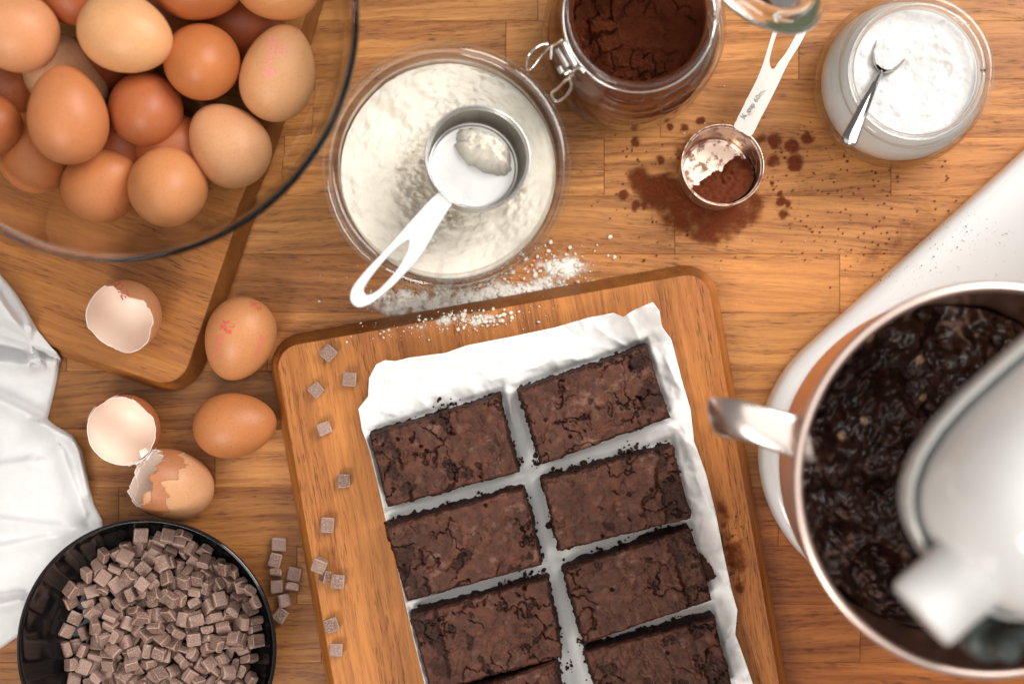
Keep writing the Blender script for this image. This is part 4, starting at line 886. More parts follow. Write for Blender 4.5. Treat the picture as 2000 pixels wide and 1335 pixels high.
# ================================================================== JARS
def jar_glass(prof, parent, name='glass_body', sub=4, n=144, mat=None):
    v, f = lathe(sp2(prof, sub), n); o = mk(name, v, f, mat or M['jarglass'], parent=parent, world=False); return o
def contents(name, prof, disp, loc, mat, nt_=200, attrs=None):
    """powder filling a vessel: prof (r,z,free) from the outside bottom up the wall and over the surface to the middle"""
    v = []; n = len(prof)
    th = np.linspace(0, 2 * math.pi, nt_, endpoint=False)
    for r, z, fr in prof:
        x, y = r * np.cos(th), r * np.sin(th); zz = np.full(nt_, z)
        if fr > 0: zz = zz + fr * disp(x, y)
        v.append(np.stack([x, y, zz], 1))
    V_ = np.concatenate(v); F_ = grid_faces(nt_, n, True)
    F_.append(tuple(range((n - 1) * nt_, n * nt_))); F_.append(tuple(reversed(range(nt_))))
    o = mk(name, V_, F_, mat); o.location = loc; return o
def surf(r0, r1, z0, z1, n, fr=1.0, fr0=None):
    return [(r0 + (r1 - r0) * i / (n - 1), z0 + (z1 - z0) * i / (n - 1), fr if fr0 is None else fr0 + (fr - fr0) * min(1, i / (n * .12))) for i in range(n)]

# ---- flour jar
fc = P(871, 323, 0.10); fr_ = 245 * S * 0.90
fj = tag(empty('flour_jar', (fc.x, fc.y, 0.0003)), 'wide open glass jar of pale flour with a steel measuring cup in it', 'jar')
jar_glass([(0, 0), (.052, 0), (.063, .002), (.0715, .010), (.0745, .024), (.0750, .070), (.0750, .082), (.0756, .0868), (fr_ - .0016, .0885), (fr_, .0920), (fr_ - .0006, .0962), (fr_ - .0030, .0990), (.0732, .1000), (.0702, .0988), (.0684, .0955), (.0682, .0920), (.0692, .0885), (.0706, .0840), (.0710, .0740), (.0710, .026), (.0680, .013), (.058, .0060), (0, .0050)], fj)
cup_c = P(932, 310, .100)
def flour_d(x, y):
    X, Y = x + fc.x, y + fc.y
    d = np.hypot(X - cup_c.x + .010, Y - cup_c.y + .012)
    cl = sstep(.052, .034, d) * sstep(0.45, .6, noise(X * 45, Y * 45, seed=5))            # crumbly ground round the scoop
    z = 0.015 * fbm(x * 26, y * 26, seed=31) + .0050 * fbm(x * 70, y * 70, seed=37) + (.0030 + .013 * cl) * fbm(x * 260, y * 260, seed=32, oct=4) + 0.0008 * fbm(x * 900, y * 900, seed=34)
    z += .0060 * sstep(-.02, -.066, x + .3 * y) + .005 * sstep(.03, .066, y) - 0.012 * np.exp(-(d / .036) ** 2) + .004 * np.exp(-((d - .046) / .010) ** 2)
    ck = worley(x * 90 + fbm(x * 120, y * 120, seed=3), y * 90 + fbm(x * 120 + 4, y * 120, seed=3), 7); z -= .0016 * (1 - sstep(.0, .09, ck[1] - ck[0])) * sstep(.5, .62, noise(x * 60, y * 60, seed=12))
    return z
prof = [(.05, .0062, 0), (.060, .0092, 0), (.0668, .0150, 0), (.0700, .028, 0), (.0705, .050, .0), (.0706, .0640, .2), (.0703, .0665, .6)] + surf(.0698, .0006, .0650, .0610, 96)
tag(contents('flour', prof, flour_d, (fc.x, fc.y, 0.0003), M['flour'], 260), 'pale cream flour filling the wide glass jar', 'flour', kind='stuff')

# ---- steel measuring cup in the flour
def cup_mesh(rt, rb, h_, t=0.0007, lip=.0012):
    return sp2([(0, 0), (rb * .80, 0), (rb * .95, .0010), (rb + .0004, .0040), (rt - .0006, h_ - .0030), (rt + .0002, h_ - .0018), (rt + lip * .6, h_ - .0010), (rt + lip * .5, h_), (rt - .0004, h_ + .0001), (rt - t - .0006, h_ - .0018), (rt - t - .0010, h_ - .0035), (rb - t, .0045), (rb * .93 - t, .0018), (rb * .78, .0010), (0, .0009)], 3)
def fractal_loop(pts, n): return [tuple(q) for q in resample(pts + [pts[0]], n)[:-1]]
def smooth_loop(pts, sub=5):
    p = [np.array(q, float) for q in pts]; m = len(p); out = []
    for i in range(m):
        p0, p1, p2, p3 = p[i - 1], p[i], p[(i + 1) % m], p[(i + 2) % m]
        for k in range(sub):
            t = k / sub; out.append(0.5 * ((2 * p1) + (-p0 + p2) * t + (2 * p0 - 5 * p1 + 4 * p2 - p3) * t * t + (-p0 + 3 * p1 - 3 * p2 + p3) * t ** 3))
    return out
CZ = .1085; ch = .0290; rt_ = 102 * S * (1 - CZ) ; top_c = P(934, 306.5, CZ)
tl = Vector((0.14, 0.11, 1)).normalized(); basep = top_c - tl * ch
mc = empty('measuring_cup', basep); tag(mc, 'large steel measuring cup with a looped handle scooping flour in the wide jar', 'measuring cup', 'steel measuring cups')
v, f = lathe(cup_mesh(rt_, rt_ * .93, ch), 96); cb_ = mk('cup', v, f, M['steel'], parent=mc, world=False); cb_.rotation_mode = 'QUATERNION'; cb_.rotation_quaternion = Vector((0, 0, 1)).rotation_difference(tl)
def hz(x, y): return CZ + .0016 + .0000 * x
ho = smooth_loop([(866, 372), (845, 386), (806, 428), (762, 478), (718, 524), (692, 556), (684, 578), (690, 594), (706, 599), (733, 586), (776, 549), (822, 497), (852, 446), (872, 414), (883, 397), (876, 384)])
hi = smooth_loop([(797, 468), (770, 487), (738, 523), (714, 556), (711, 571), (722, 576), (744, 562), (776, 526), (796, 493), (800, 476)])
pl = lambda L_, zf: [tuple(P(x, y, zf(x, y))) for x, y in L_]
v, f = plate(pl(ho, hz), [pl(hi, hz)], .0016); h_ = mk('handle', v, f, M['satin'], parent=mc, smooth=False)
bv = h_.modifiers.new('round', 'BEVEL'); bv.width = .0005; bv.segments = 2; bv.limit_method = 'ANGLE'
# flour left in the cup
def inner_pt(x, y, z): return basep + cb_.rotation_quaternion @ Vector((x, y, z))
nr, nth = 34, 90
rr, a = [q.ravel() for q in np.meshgrid(np.linspace(0, 1, nr), 2 * math.pi * np.arange(nth) / nth, indexing='ij')]
edge_n = 1 + .55 * fbm(np.cos(a) * 3 + 7, np.sin(a) * 3, seed=61, oct=5)
x0, y0 = .0205 * np.cos(a) * rr * edge_n, .0125 * np.sin(a) * rr * edge_n; ca2, sa2 = math.cos(R(-36)), math.sin(R(-36)); x, y = x0 * ca2 - y0 * sa2 + .0075, x0 * sa2 + y0 * ca2 + .0100
hgt = np.maximum(.0200 * (1 - rr ** 2.6) + .0105 * fbm(x * 260, y * 260, seed=62) * (1 - rr ** 6), 0); hgt += .004 * np.clip((y0 - .002) / .008, 0, 1) * (1 - rr ** 4)
lv = [tuple(inner_pt(x_, y_, .0012 + h2)) for x_, y_, h2 in zip(x, y, hgt)]
lf = grid_faces(nth, nr, True); lf = [tuple(reversed(q)) for q in lf]
tag(mk('flour_clump', lv, lf, M['flour']), 'clump of flour left inside the large steel measuring cup', 'flour', kind='stuff')

# ---- cocoa jar
cc = (0.0800, 0.2050)
cj = tag(empty('cocoa_jar', (cc[0], cc[1], 0.0003)), 'clip top glass jar of cocoa powder with its lid open at the top edge', 'jar')
jar_glass([(0, 0), (.044, 0), (.052, .0016), (.0578, .008), (.0598, .018), (.0598, .066), (.0578, .080), (.0520, .0925), (.0478, .0985), (.0468, .1020), (.0472, .1050), (.0495, .1075), (.0500, .1110), (.0498, .1165), (.0482, .1195), (.0458, .1200), (.0440, .1180), (.0432, .1120), (.0432, .1010), (.0470, .0930), (.0530, .0800), (.0556, .066), (.0556, .018), (.0535, .0105), (.047, .0070), (0, .0065)], cj)
def cocoa_d(x, y):
    z = 0.030 * fbm(x * 26 + 3, y * 26, seed=71, oct=4) + .0035 * fbm(x * 170, y * 170, seed=72)
    w1 = x * 75 + 1.1 * fbm(x * 90, y * 90, seed=75); w2 = y * 75 + 1.1 * fbm(x * 90 + 5, y * 90, seed=76); ck = worley(w1, w2, 8); gt = sstep(.30, .50, noise(x * 42, y * 42 + 7, seed=73))
    z += gt * (.0055 * (ck[2] - .5) - .0060 * (1 - sstep(.0, .12, ck[1] - ck[0])))
    ck2 = worley(w1 * 2.6, w2 * 2.6, 9); z += .0016 * (ck2[2] - .5) * gt * sstep(.5, .6, noise(x * 70, y * 70, seed=78)) - .0012 * gt * (1 - sstep(0, .15, ck2[1] - ck2[0]))
    return z + .0006 * fbm(x * 700, y * 700, seed=74)
prof = [(.040, .0075, 0), (.050, .0110, 0), (.0558, .0200, 0), (.0559, .040, 0), (.0559, .064, 0), (.0532, .0785, 0), (.0462, .0925, 0), (.0428, .1000, 0), (.0426, .1080, 0), (.0420, .1085, 0), (.0418, .1010, .05), (.0440, .0930, .10), (.0470, .0850, .2), (.0480, .0760, .35), (.0465, .0690, .55), (.0440, .0640, .8)] + surf(.0425, .0005, .0620, .0540, 80)
tag(contents('cocoa_powder', prof, cocoa_d, (cc[0], cc[1], 0.0003), M['cocoa'], 240), 'dark cocoa powder, cracked and clumped, in the clip top jar', 'cocoa powder', kind='stuff')
# neck wire and clasp
ring = [(cc[0] + .0479 * math.cos(a), cc[1] + .0479 * math.sin(a), .1035) for a in np.linspace(0, 2 * math.pi, 65)]
v, f = tube(ring, .0009, 8, 1); mk('neck_wire', v, f, M['chrome'], parent=cj)
def W(pts, rad=.0011, name='clasp_wire'):
    v, f = tube([P(*q) for q in pts], rad, 8, 5); return mk(name, v, f, M['chrome'], parent=cj)
W([(1100, 82, .112), (1110, 104, .113), (1125, 130, .113)], .0016, 'clasp_bar')
W([(1089, 95, .108), (1100, 114, .109), (1110, 130, .109)], .0019, 'clasp_bar')
W([(1072, 86, .098), (1060, 86, .097), (1046, 94, .095), (1034, 106, .093), (1031, 118, .090), (1030, 134, .085), (1036, 136, .083), (1048, 122, .086), (1062, 104, .091), (1074, 92, .097), (1090, 84, .105), (1098, 78, .110)])
W([(1114, 152, .103), (1104, 158, .098), (1090, 172, .092), (1078, 182, .086), (1084, 196, .082), (1092, 197, .083), (1104, 189, .087), (1114, 176, .091), (1116, 163, .095), (1114, 152, .100), (1120, 140, .106), (1130, 132, .110), (1142, 142, .110)])
W([(1077, 90, .104), (1077, 104, .103), (1076, 116, .102)], .0013); W([(1094, 130, .104), (1096, 136, .104), (1100, 142, .104)], .0022); W([(1104, 144, .106), (1112, 140, .107), (1118, 146, .104)], .0018)
# open lid standing on its hinge behind the jar
lidc = P(1476, -66, .128)
ln = Vector((-0.50, -0.40, -0.77)).normalized()           # underside looks down towards the jar
v, f = lathe(sp2([(0, .0050), (.030, .0050), (.038, .0042), (.0415, .0010), (.0445, 0), (.0490, .0004), (.0502, .0030), (.0495, .0065), (.0455, .0085), (.0400, .0100), (.0340, .0140), (.030, .0150), (0, .0150)], 4), 96)
ld = mk('lid', v, f, M['glass'], parent=cj); q = (-ln).to_track_quat('Z', 'Y'); ld.rotation_mode = 'QUATERNION'
ld.matrix_parent_inverse = Matrix.Identity(4); ld.rotation_quaternion = q; ld.location = lidc - cj.location
a_ = [(.0440 * math.cos(t), .0440 * math.sin(t), -.0012) for t in np.linspace(0, 2 * math.pi, 81)]
v, f = tube(a_, .0024, 10, 1); mk('rubber_seal', v, f, M['gasket'], parent=ld, world=False)
a_ = [(.0508 * math.cos(t), .0508 * math.sin(t), .0035) for t in np.linspace(0, 2 * math.pi, 81)]
v, f = tube(a_, .0009, 8, 1); mk('lid_wire', v, f, M['chrome'], parent=ld, world=False)
hp = Vector((cc[0], cc[1], .1035)) + Vector((.0479 * .81, .0479 * .585, 0)); v, f = tube([hp, hp + Vector((.006, .004, -.001)), lidc + Vector((-.010, .022, -.006))], .0012, 8, 6); mk('hinge_wire', v, f, M['chrome'], parent=cj)

# ---- quarter cup measure with cocoa
qz = .034; qc = P(1411.5, 322, qz); qr = 80.5 * S * (1 - qz); qh = .0295; tq = Vector((.035, .10, 1)).normalized(); qb = qc - tq * qh
qb.z = max(qb.z, .0042); mq = tag(empty('measuring_cup', qb), 'small quarter cup steel measure half full of cocoa, resting in spilled cocoa powder', 'measuring cup', 'steel measuring cups')
v, f = lathe(cup_mesh(qr, qr * .92, qh, lip=.0009), 96); qo = mk('cup', v, f, M['cocoasteel'], parent=mq, world=False); qo.rotation_mode = 'QUATERNION'; qo.rotation_quaternion = Vector((0, 0, 1)).rotation_difference(tq)
def qzf(x, y): return .0350 + .00001 * (245 - y) * 1.0
ho = [(1438, 236), (1447, 217), (1462, 187), (1478, 155), (1490, 125), (1500, 92), (1510, 60), (1520, 30), (1535, 0), (1560, -22), (1583, -20), (1592, 0), (1586, 30), (1576, 60), (1562, 88), (1548, 110), (1534, 135), (1520, 165), (1500, 205), (1484, 235), (1476, 252), (1466, 266), (1450, 258), (1434, 248)]
hi = [(1506, 133), (1503, 120), (1507, 100), (1516, 70), (1528, 40), (1542, 15), (1560, -2), (1572, 2), (1572, 25), (1562, 52), (1548, 80), (1534, 104), (1520, 122), (1512, 134)]
v, f = plate(pl(smooth_loop(ho, 4), qzf), [pl(smooth_loop(hi, 4), qzf)], .0013); hq = mk('handle', v, f, M['handle'], parent=mq, smooth=False)
bv = hq.modifiers.new('round', 'BEVEL'); bv.width = .0004; bv.segments = 2; bv.limit_method = 'ANGLE'
vv, ff = TXT['cup']
cen = P(1472, 202, .036); a_ = math.atan2(45, 33); ca2, sa2 = math.cos(a_), math.sin(a_)
M['engraved'] = simple('engraved_steel', (.16, .14, .13), .5, 0.6)
mk('engraved_lettering', [(cen.x + q[0] * ca2 - q[1] * sa2, cen.y + q[0] * sa2 + q[1] * ca2, .0355 + .00012 + q[2]) for q in vv], ff, M['engraved'], parent=mq, smooth=False)
def qpt(x, y, z): return qb + qo.rotation_quaternion @ Vector((x, y, z))
nr, nth = 46, 120; rb_ = qr * .90
rr, a = [q.ravel() for q in np.meshgrid(np.linspace(0, 1, nr), 2 * math.pi * np.arange(nth) / nth, indexing='ij')]
x, y = rb_ * .975 * rr * np.cos(a), rb_ * .975 * rr * np.sin(a)
s = (x * .50 - y * .86) / rb_ + .45 * fbm(x * 110, y * 110, seed=81) + .02        # banked up against the lower right side
hgt = np.where(s > -.02, .0180 * np.clip((s + .02) / .95, 0, 1) ** .6 + .0044 * fbm(x * 330, y * 330, seed=82), 0)
hgt = np.where(s > -.02, .0014 + np.maximum(hgt, 0), -.0008)
lv = [tuple(qpt(x_, y_, h2)) for x_, y_, h2 in zip(x, y, hgt)]
lf = [tuple(reversed(q)) for q in grid_faces(nth, nr, True)]
lf = [q for q in lf if True]
tag(mk('cocoa_in_measure', lv, lf, M['cocoa']), 'cocoa powder heaped in the small quarter cup measure', 'cocoa powder', kind='stuff')

# ---- icing sugar jar
sj_c = (0.2640, 0.1765)
sj = tag(empty('sugar_jar', (sj_c[0], sj_c[1], .0003)), 'round glass jar of white icing sugar with a teaspoon in it', 'jar')
jar_glass([(0, 0), (.036, 0), (.046, .0016), (.0535, .008), (.0566, .018), (.0575, .034), (.0560, .045), (.0520, .0545), (.0482, .0600), (.0474, .0632), (.0488, .0662), (.0504, .0690), (.0504, .0730), (.0488, .0752), (.0455, .0756), (.0434, .0742), (.0424, .0700), (.0424, .0630), (.0448, .0572), (.0495, .0500), (.0528, .042), (.0538, .034), (.0532, .018), (.0505, .0105), (.044, .0068), (0, .0062)], sj)
v, f = tube([(.0430 * math.cos(t), .0430 * math.sin(t), .0728) for t in np.linspace(0, 2 * math.pi, 97)], .0017, 10, 1); mk('mouth_ring', v, f, M['glass'], parent=sj, world=False)
def sugar_d(x, y): 
    ck = worley(x * 85, y * 85, 13)
    return .0130 * fbm(x * 34, y * 34, seed=91) + .0046 * fbm(x * 160, y * 160, seed=92) + .0008 * (ck[2] - .5) + .0007 * fbm(x * 600, y * 600, seed=93) - .005 * np.exp(-((x + .004) ** 2 + (y + .006) ** 2) / .00016)
prof = [(.030, .0074, 0), (.038, .0088, 0), (.0445, .0115, 0), (.0495, .0180, 0), (.0524, .026, 0), (.0532, .034, 0), (.0522, .0418, 0), (.0488, .0496, 0), (.0441, .0568, 0), (.0420, .0620, 0), (.0418, .0640, 0), (.0412, .0642, .1), (.0408, .0632, .6)] + surf(.0400, .0005, .0628, .0610, 60)
tag(contents('icing_sugar', prof, sugar_d, (sj_c[0], sj_c[1], .0003), M['sugar'], 220), 'white icing sugar filling the round glass jar', 'icing sugar', kind='stuff')
# teaspoon
path = [(1720, 141, .0655), (1712, 156, .0695), (1702, 178, .0745), (1690, 204, .0790), (1676, 235, .0830), (1664, 262, .0860), (1656, 284, .0875)]
wid = [7.0, 6.6, 8.0, 10.5, 13.0, 15.5, 16.5]
pc = smoothprof([np.array(P(*q)) for q in path], 7); wv = np.interp(np.linspace(0, 1, len(pc)), np.linspace(0, 1, len(wid)), wid) * S * .92
sv, nsec = [], 13
for i, c in enumerate(pc):
    t = pc[min(i + 1, len(pc) - 1)] - pc[max(i - 1, 0)]; t /= np.linalg.norm(t); s = np.cross(t, (0, 0, 1)); s /= np.linalg.norm(s); u_ = np.cross(s, t)
    endk = 1.0 if i < len(pc) - 4 else (.97, .86, .62, .2)[i - len(pc) + 4]
    row = []
    for k in range(nsec):
        w_ = -1 + 2 * k / (nsec - 1); hgt = .0019 * (1 - w_ * w_) + (.0006 * math.exp(-((abs(w_) - .78) / .12) ** 2) if i > 8 else 0)
        row.append(c + s * wv[i] * w_ * endk + u_ * hgt)
    for k in range(nsec - 1, -1, -1):
        w_ = -1 + 2 * k / (nsec - 1); row.append(c + s * wv[i] * w_ * endk * .96 + u_ * (-.0012 + .0004 * w_ * w_))
    sv += row
sf = grid_faces(2 * nsec, len(pc), True); sf.append(tuple(range(2 * nsec))); sf.append(tuple(reversed(range((len(pc) - 1) * 2 * nsec, len(pc) * 2 * nsec))))
spn = tag(empty('teaspoon', P(1720, 141, .066)), 'polished steel teaspoon standing in the icing sugar jar', 'teaspoon')
mk('handle', sv, sf, M['spoon'], parent=spn)
ax_ = np.array(P(1738, 102, .0630)) - np.array(P(1720, 141, .0655)); la = np.linalg.norm(ax_); ax_ /= la; sd_ = np.cross(ax_, (0, 0, 1)); sd_ /= np.linalg.norm(sd_); up_ = np.cross(sd_, ax_); bo_ = np.array(P(1720, 141, .0655)) + ax_ * .0155
bv_ = []; nr, nth = 14, 48
for lay in (0, 1):
    for j in range(nr):
        for i in range(nth):
            a = 2 * math.pi * i / nth; rr = j / (nr - 1); x, y = .0165 * rr * math.cos(a), .0112 * rr * math.sin(a) * (1 + .12 * math.cos(a))
            bv_.append(bo_ + ax_ * x + sd_ * y + up_ * (-.0060 * (1 - rr ** 2) - (.0009 if lay else 0)))
bf_ = [tuple(reversed(q)) for q in grid_faces(nth, nr, True)]; o_ = nr * nth; bf_ += grid_faces(nth, nr, True, o_)
bf_ += [((nr - 1) * nth + i, (nr - 1) * nth + (i + 1) % nth, o_ + (nr - 1) * nth + (i + 1) % nth, o_ + (nr - 1) * nth + i) for i in range(nth)]
mk('spoon_bowl', bv_, bf_, M['spoon'], parent=spn)
nr, nth = 20, 60
rr, a = [q.ravel() for q in np.meshgrid(np.linspace(0, 1, nr), 2 * math.pi * np.arange(nth) / nth, indexing='ij')]
e_ = 1 + .25 * fbm(np.cos(a) * 2 + 3, np.sin(a) * 2, seed=95); x, y = .0150 * rr * np.cos(a) * e_ + .0030, .0108 * rr * np.sin(a) * e_
hgt = .0050 * (1 - rr ** 2) - .0022 + .0035 * fbm(x * 300, y * 300, seed=96)
nz = bo_ + ax_ * x[:, None] + sd_ * y[:, None] + up_ * hgt[:, None]
tag(mk('spooned_sugar', nz, [tuple(reversed(q)) for q in grid_faces(nth, nr, True)], M['sugar']), 'little heap of icing sugar on the teaspoon', 'icing sugar', kind='stuff')

# ================================================================== STAND MIXER AND BOWL
bwc = P(1937, 938.5, .20); bwr = 383.6 * S * .80
mx_c = Vector((bwc.x, bwc.y, 0))
mix = tag(empty('stand_mixer', (mx_c.x, mx_c.y, 0.0004)), 'white enamel stand mixer reaching in from the right edge', 'mixer')
ad_ = Vector((.757, .653, 0)); nd_ = Vector((-.653, .757, 0))             # along the machine (away to the upper right), across it
def along(t, w_, z): return mx_c + ad_ * t + nd_ * w_ + Vector((0, 0, z))
# base
outl = [along(.098 * math.cos(a), .100 * math.sin(a), 0) for a in np.linspace(math.pi / 2, 1.5 * math.pi, 40)] + [along(.10, -.102, 0), along(.30, -.106, 0)] + [along(.36 + .05 * math.cos(a), .106 * math.sin(a), 0) for a in np.linspace(-math.pi / 2, math.pi / 2, 16)] + [along(.30, .106, 0), along(.10, .102, 0)]
base_ctr = along(.02, 0, 0)
outl = [Vector(q) for q in resample([(q.x, q.y) for q in outl] + [(outl[0].x, outl[0].y)], 200)[:-1].tolist()] if False else [Vector((x, y, 0)) for x, y in resample([(q.x, q.y) for q in outl] + [(outl[0].x, outl[0].y)], 220)[:-1]]
seg0, seg1 = along(0, 0, 0), along(.36, 0, 0)
def shrink(p, d):
    t = max(0, min(1, (p - seg0).dot(seg1 - seg0) / (seg1 - seg0).length_squared)); q = seg0 + (seg1 - seg0) * t; r_ = (p - q).length; return q + (p - q) * max(0, (r_ - d) / r_)
rings = []
for z, d in ((.0004, .004), (.003, .0008), (.012, 0), (.022, .0006), (.0265, .0022), (.0290, .0055), (.0302, .0100), (.0308, .018), (.0310, .05), (.0310, .0985)):
    rings.append([tuple(shrink(p, d) + Vector((0, 0, z))) for p in outl])
n_ = len(outl); v = [q for r_ in rings for q in r_]; f = grid_faces(n_, len(rings), True); f.append(tuple(range((len(rings) - 1) * n_, len(rings) * n_)))
bo = mk('base', v, f, M['enamel'], parent=mix)
bm = bmesh.new(); bm.from_mesh(bo.data); bmesh.ops.recalc_face_normals(bm, faces=bm.faces); bm.to_mesh(bo.data); bm.free()
# column
cv, nn_ = [], 48
for z, a1, b1, sh in ((.028, .060, .085, 0), (.05, .050, .072, 0), (.12, .044, .058, .004), (.22, .046, .060, -.006), (.262, .052, .064, -.01)):
    for i in range(nn_):
        a = 2 * math.pi * i / nn_; ca2, sa2 = math.cos(a), math.sin(a); cv.append(tuple(along(.33 + sh + a1 * math.copysign(abs(ca2) ** .7, ca2), b1 * math.copysign(abs(sa2) ** .7, sa2), z)))
mk('column', cv, grid_faces(nn_, 5, True), M['enamel'], parent=mix)
# head
hub = P(1812, 1186, .292); hk = S * (1 - .292)
hx = Vector((.757, .653, 0)); hy = Vector((-.653, .757, 0))
half = [(66, 60), (72, 92), (84, 128), (104, 162), (136, 195), (190, 226), (260, 246), (340, 256), (430, 258), (700, 258), (1000, 254), (1300, 240), (1480, 200), (1560, 120), (1580, 40)]
half = [tuple(q) for q in resample(half, 90)]
outl = [(t, w_) for t, w_ in half] + [(t, -w_) for t, w_ in reversed(half)]
def hp_(t, w_, z): q = hub + hx * (t * hk) + hy * (w_ * hk); return (q.x, q.y, z)
def hshrink(t, w_, k):
    t0 = max(300, min(1300, t)); return t0 + (t - t0) * k, w_ * k
rings = []
for z, k in ((.2500, .87), (.2485, .915), (.2500, .945), (.2540, .958), (.2660, .958), (.2685, .945), (.2695, .92), (.2695, .82)): rings.append([hp_(*hshrink(t, w_, k), z) for t, w_ in outl])
n_ = len(outl); v = [q for r_ in rings for q in r_]; f = grid_faces(n_, len(rings), True); f.append(tuple(range(n_)))
mk('head_trim', v, f, M['trim'], parent=mix)
v = [hp_(*hshrink(t, w_, k), z) for z, k in ((.2699, .845), (.2703, .860), (.2703, .905), (.2697, .912)) for t, w_ in outl]; mk('seam', v, grid_faces(n_, 4, True), M['darkgrey'], parent=mix)
rings = []
for i in range(15):
    a = math.pi / 2 * i / 14; k = math.cos(a) ** .62 * .880 if i < 14 else .02; z = .2745 + .083 * math.sin(a) ** 1.0; rings.append([hp_(*hshrink(t, w_, max(k, .02)), z) for t, w_ in outl])
rings.insert(0, [hp_(*hshrink(t, w_, .86), .2708) for t, w_ in outl])
v = [q for r_ in rings for q in r_]; f = grid_faces(n_, len(rings), True); f.append(tuple(range((len(rings) - 1) * n_, len(rings) * n_)))
mk('head_shell', v, f, M['enamel'], parent=mix)
# front hub
v, f = lathe(sp2([(0, -.006), (.016, -.006), (.0190, -.0045), (.0200, -.0015), (.0200, .012), (.0208, .030), (.0208, .046), (0, .046)], 3), 64)
hq_ = mk('attachment_hub', v, f, M['enamel'], parent=mix, world=False); hq_.rotation_mode = 'QUATERNION'; hq_.rotation_quaternion = hx.to_track_quat('Z', 'Y'); hq_.location = Vector((hub.x, hub.y, .293)) - mix.location
v, f = lathe(sp2([(0, .222), (.010, .222), (.0125, .225), (.0128, .240), (.0110, .246), (.0060, .250), (.0060, .275), (0, .275)], 3), 48); kq = P(1932, 1246, .243)
mk('beater_knob', [(x + kq.x, y + kq.y, z) for x, y, z in v], f, M['darkgrey'], parent=mix)
v, f = tube([(kq.x, kq.y, .262), (kq.x + .015, kq.y + .008, .2655), (kq.x + .035, kq.y + .018, .2655)], .006, 12, 4); mk('knob_arm', v, f, M['darkgrey'], parent=mix)

mb = tag(empty('mixing_bowl', (bwc.x, bwc.y, .0315)), 'copper mixing bowl of chocolate batter with a strap handle on the mixer', 'mixing bowl')
prof = [(0, .0316), (.050, .0316), (.056, .0326), (.058, .0400), (.062, .0430), (.078, .0520), (.0925, .0730), (.1010, .100), (.1060, .140), (.1085, .185), (bwr - .0022, .1945), (bwr, .1975), (bwr - .0004, .2000), (bwr - .0022, .2008), (bwr - .0040, .1995), (.1070, .190), (.1045, .140), (.0995, .100), (.0908, .0745), (.0765, .0540), (.060, .0450), (0, .0440)]
v, f = lathe(sp2(prof, 4), 160); mk('bowl_wall', [(x + bwc.x, y + bwc.y, z) for x, y, z in v], f, M['copper'], parent=mb)
rim = [(bwc.x + (bwr - .0014) * math.cos(a), bwc.y + (bwr - .0014) * math.sin(a), .1990) for a in np.linspace(0, 2 * math.pi, 145)]
v, f = tube(rim, .0029, 10, 1); mk('rolled_rim', v, f, M['copperrim'], parent=mb)
# strap handle: a broad flattened band
hpts = [P(1580, 858, .186), P(1545, 850, .187), P(1500, 836, .186), P(1455, 822, .183), P(1420, 814, .176), P(1400, 812, .164), P(1396, 816, .145), P(1410, 822, .120), P(1450, 832, .098), P(1520, 845, .084), P(1560, 852, .080)]
p = smoothprof([np.array(q) for q in hpts], 8); hv = []; ns = 20
for i, c in enumerate(p):
    t = p[min(i + 1, len(p) - 1)] - p[max(i - 1, 0)]; t /= np.linalg.norm(t); s = np.cross((0.25, 0.95, 0.0), t); side = np.array((-0.25, .97, 0)); side /= np.linalg.norm(side); nr_ = np.cross(side, t); nr_ /= np.linalg.norm(nr_)
    fr2 = i / (len(p) - 1); w_ = np.interp(fr2, [0, .1, .25, .42, .55, .7, 1], [.0142, .0140, .0132, .0118, .0112, .0110, .0110]); th_ = .0032
    for k in range(ns):
        a = 2 * math.pi * k / ns; ca2, sa2 = math.cos(a), math.sin(a); hv.append(c + side * w_ * ca2 + nr_ * th_ * sa2)
hf = grid_faces(ns, len(p), True); hf.append(tuple(reversed(range(ns)))); hf.append(tuple(range((len(p) - 1) * ns, len(p) * ns))); mk('handle', hv, hf, M['strap'], parent=mb)
# batter
def bat_d(x, y):
    a = worley(x * 70 + .8 * fbm(x * 60, y * 60, seed=101), y * 70 + .8 * fbm(x * 60 + 4, y * 60, seed=102), 15)
    return .020 * fbm(x * 22, y * 22, seed=103) + .026 * fbm(x * 62, y * 62, seed=104, oct=5, gain=.45) + .0035 * (1 - a[0] ** 2) * (.3 + a[2])
pr = [(.0990, .100, 0), (.1010, .112, .2)] + surf(.1000, .0005, .1130, .1080, 130)
bt = contents('batter', pr, bat_d, (bwc.x, bwc.y, 0), M['batter'], 330)
co = np.array([q.co for q in bt.data.vertices]); b1 = worley(co[:, 0] * 95, co[:, 1] * 95, 44); bit = (1 - sstep(.16, .30, b1[0] + .25 * fbm(co[:, 0] * 300, co[:, 1] * 300, seed=45))) * (b1[2] > .96)
at = bt.data.attributes.new('bit', 'FLOAT', 'POINT'); at.data.foreach_set('value', bit.astype(np.float32))
tag(bt, 'glossy dark chocolate batter with bits of nut in the mixing bowl', 'batter', kind='stuff')

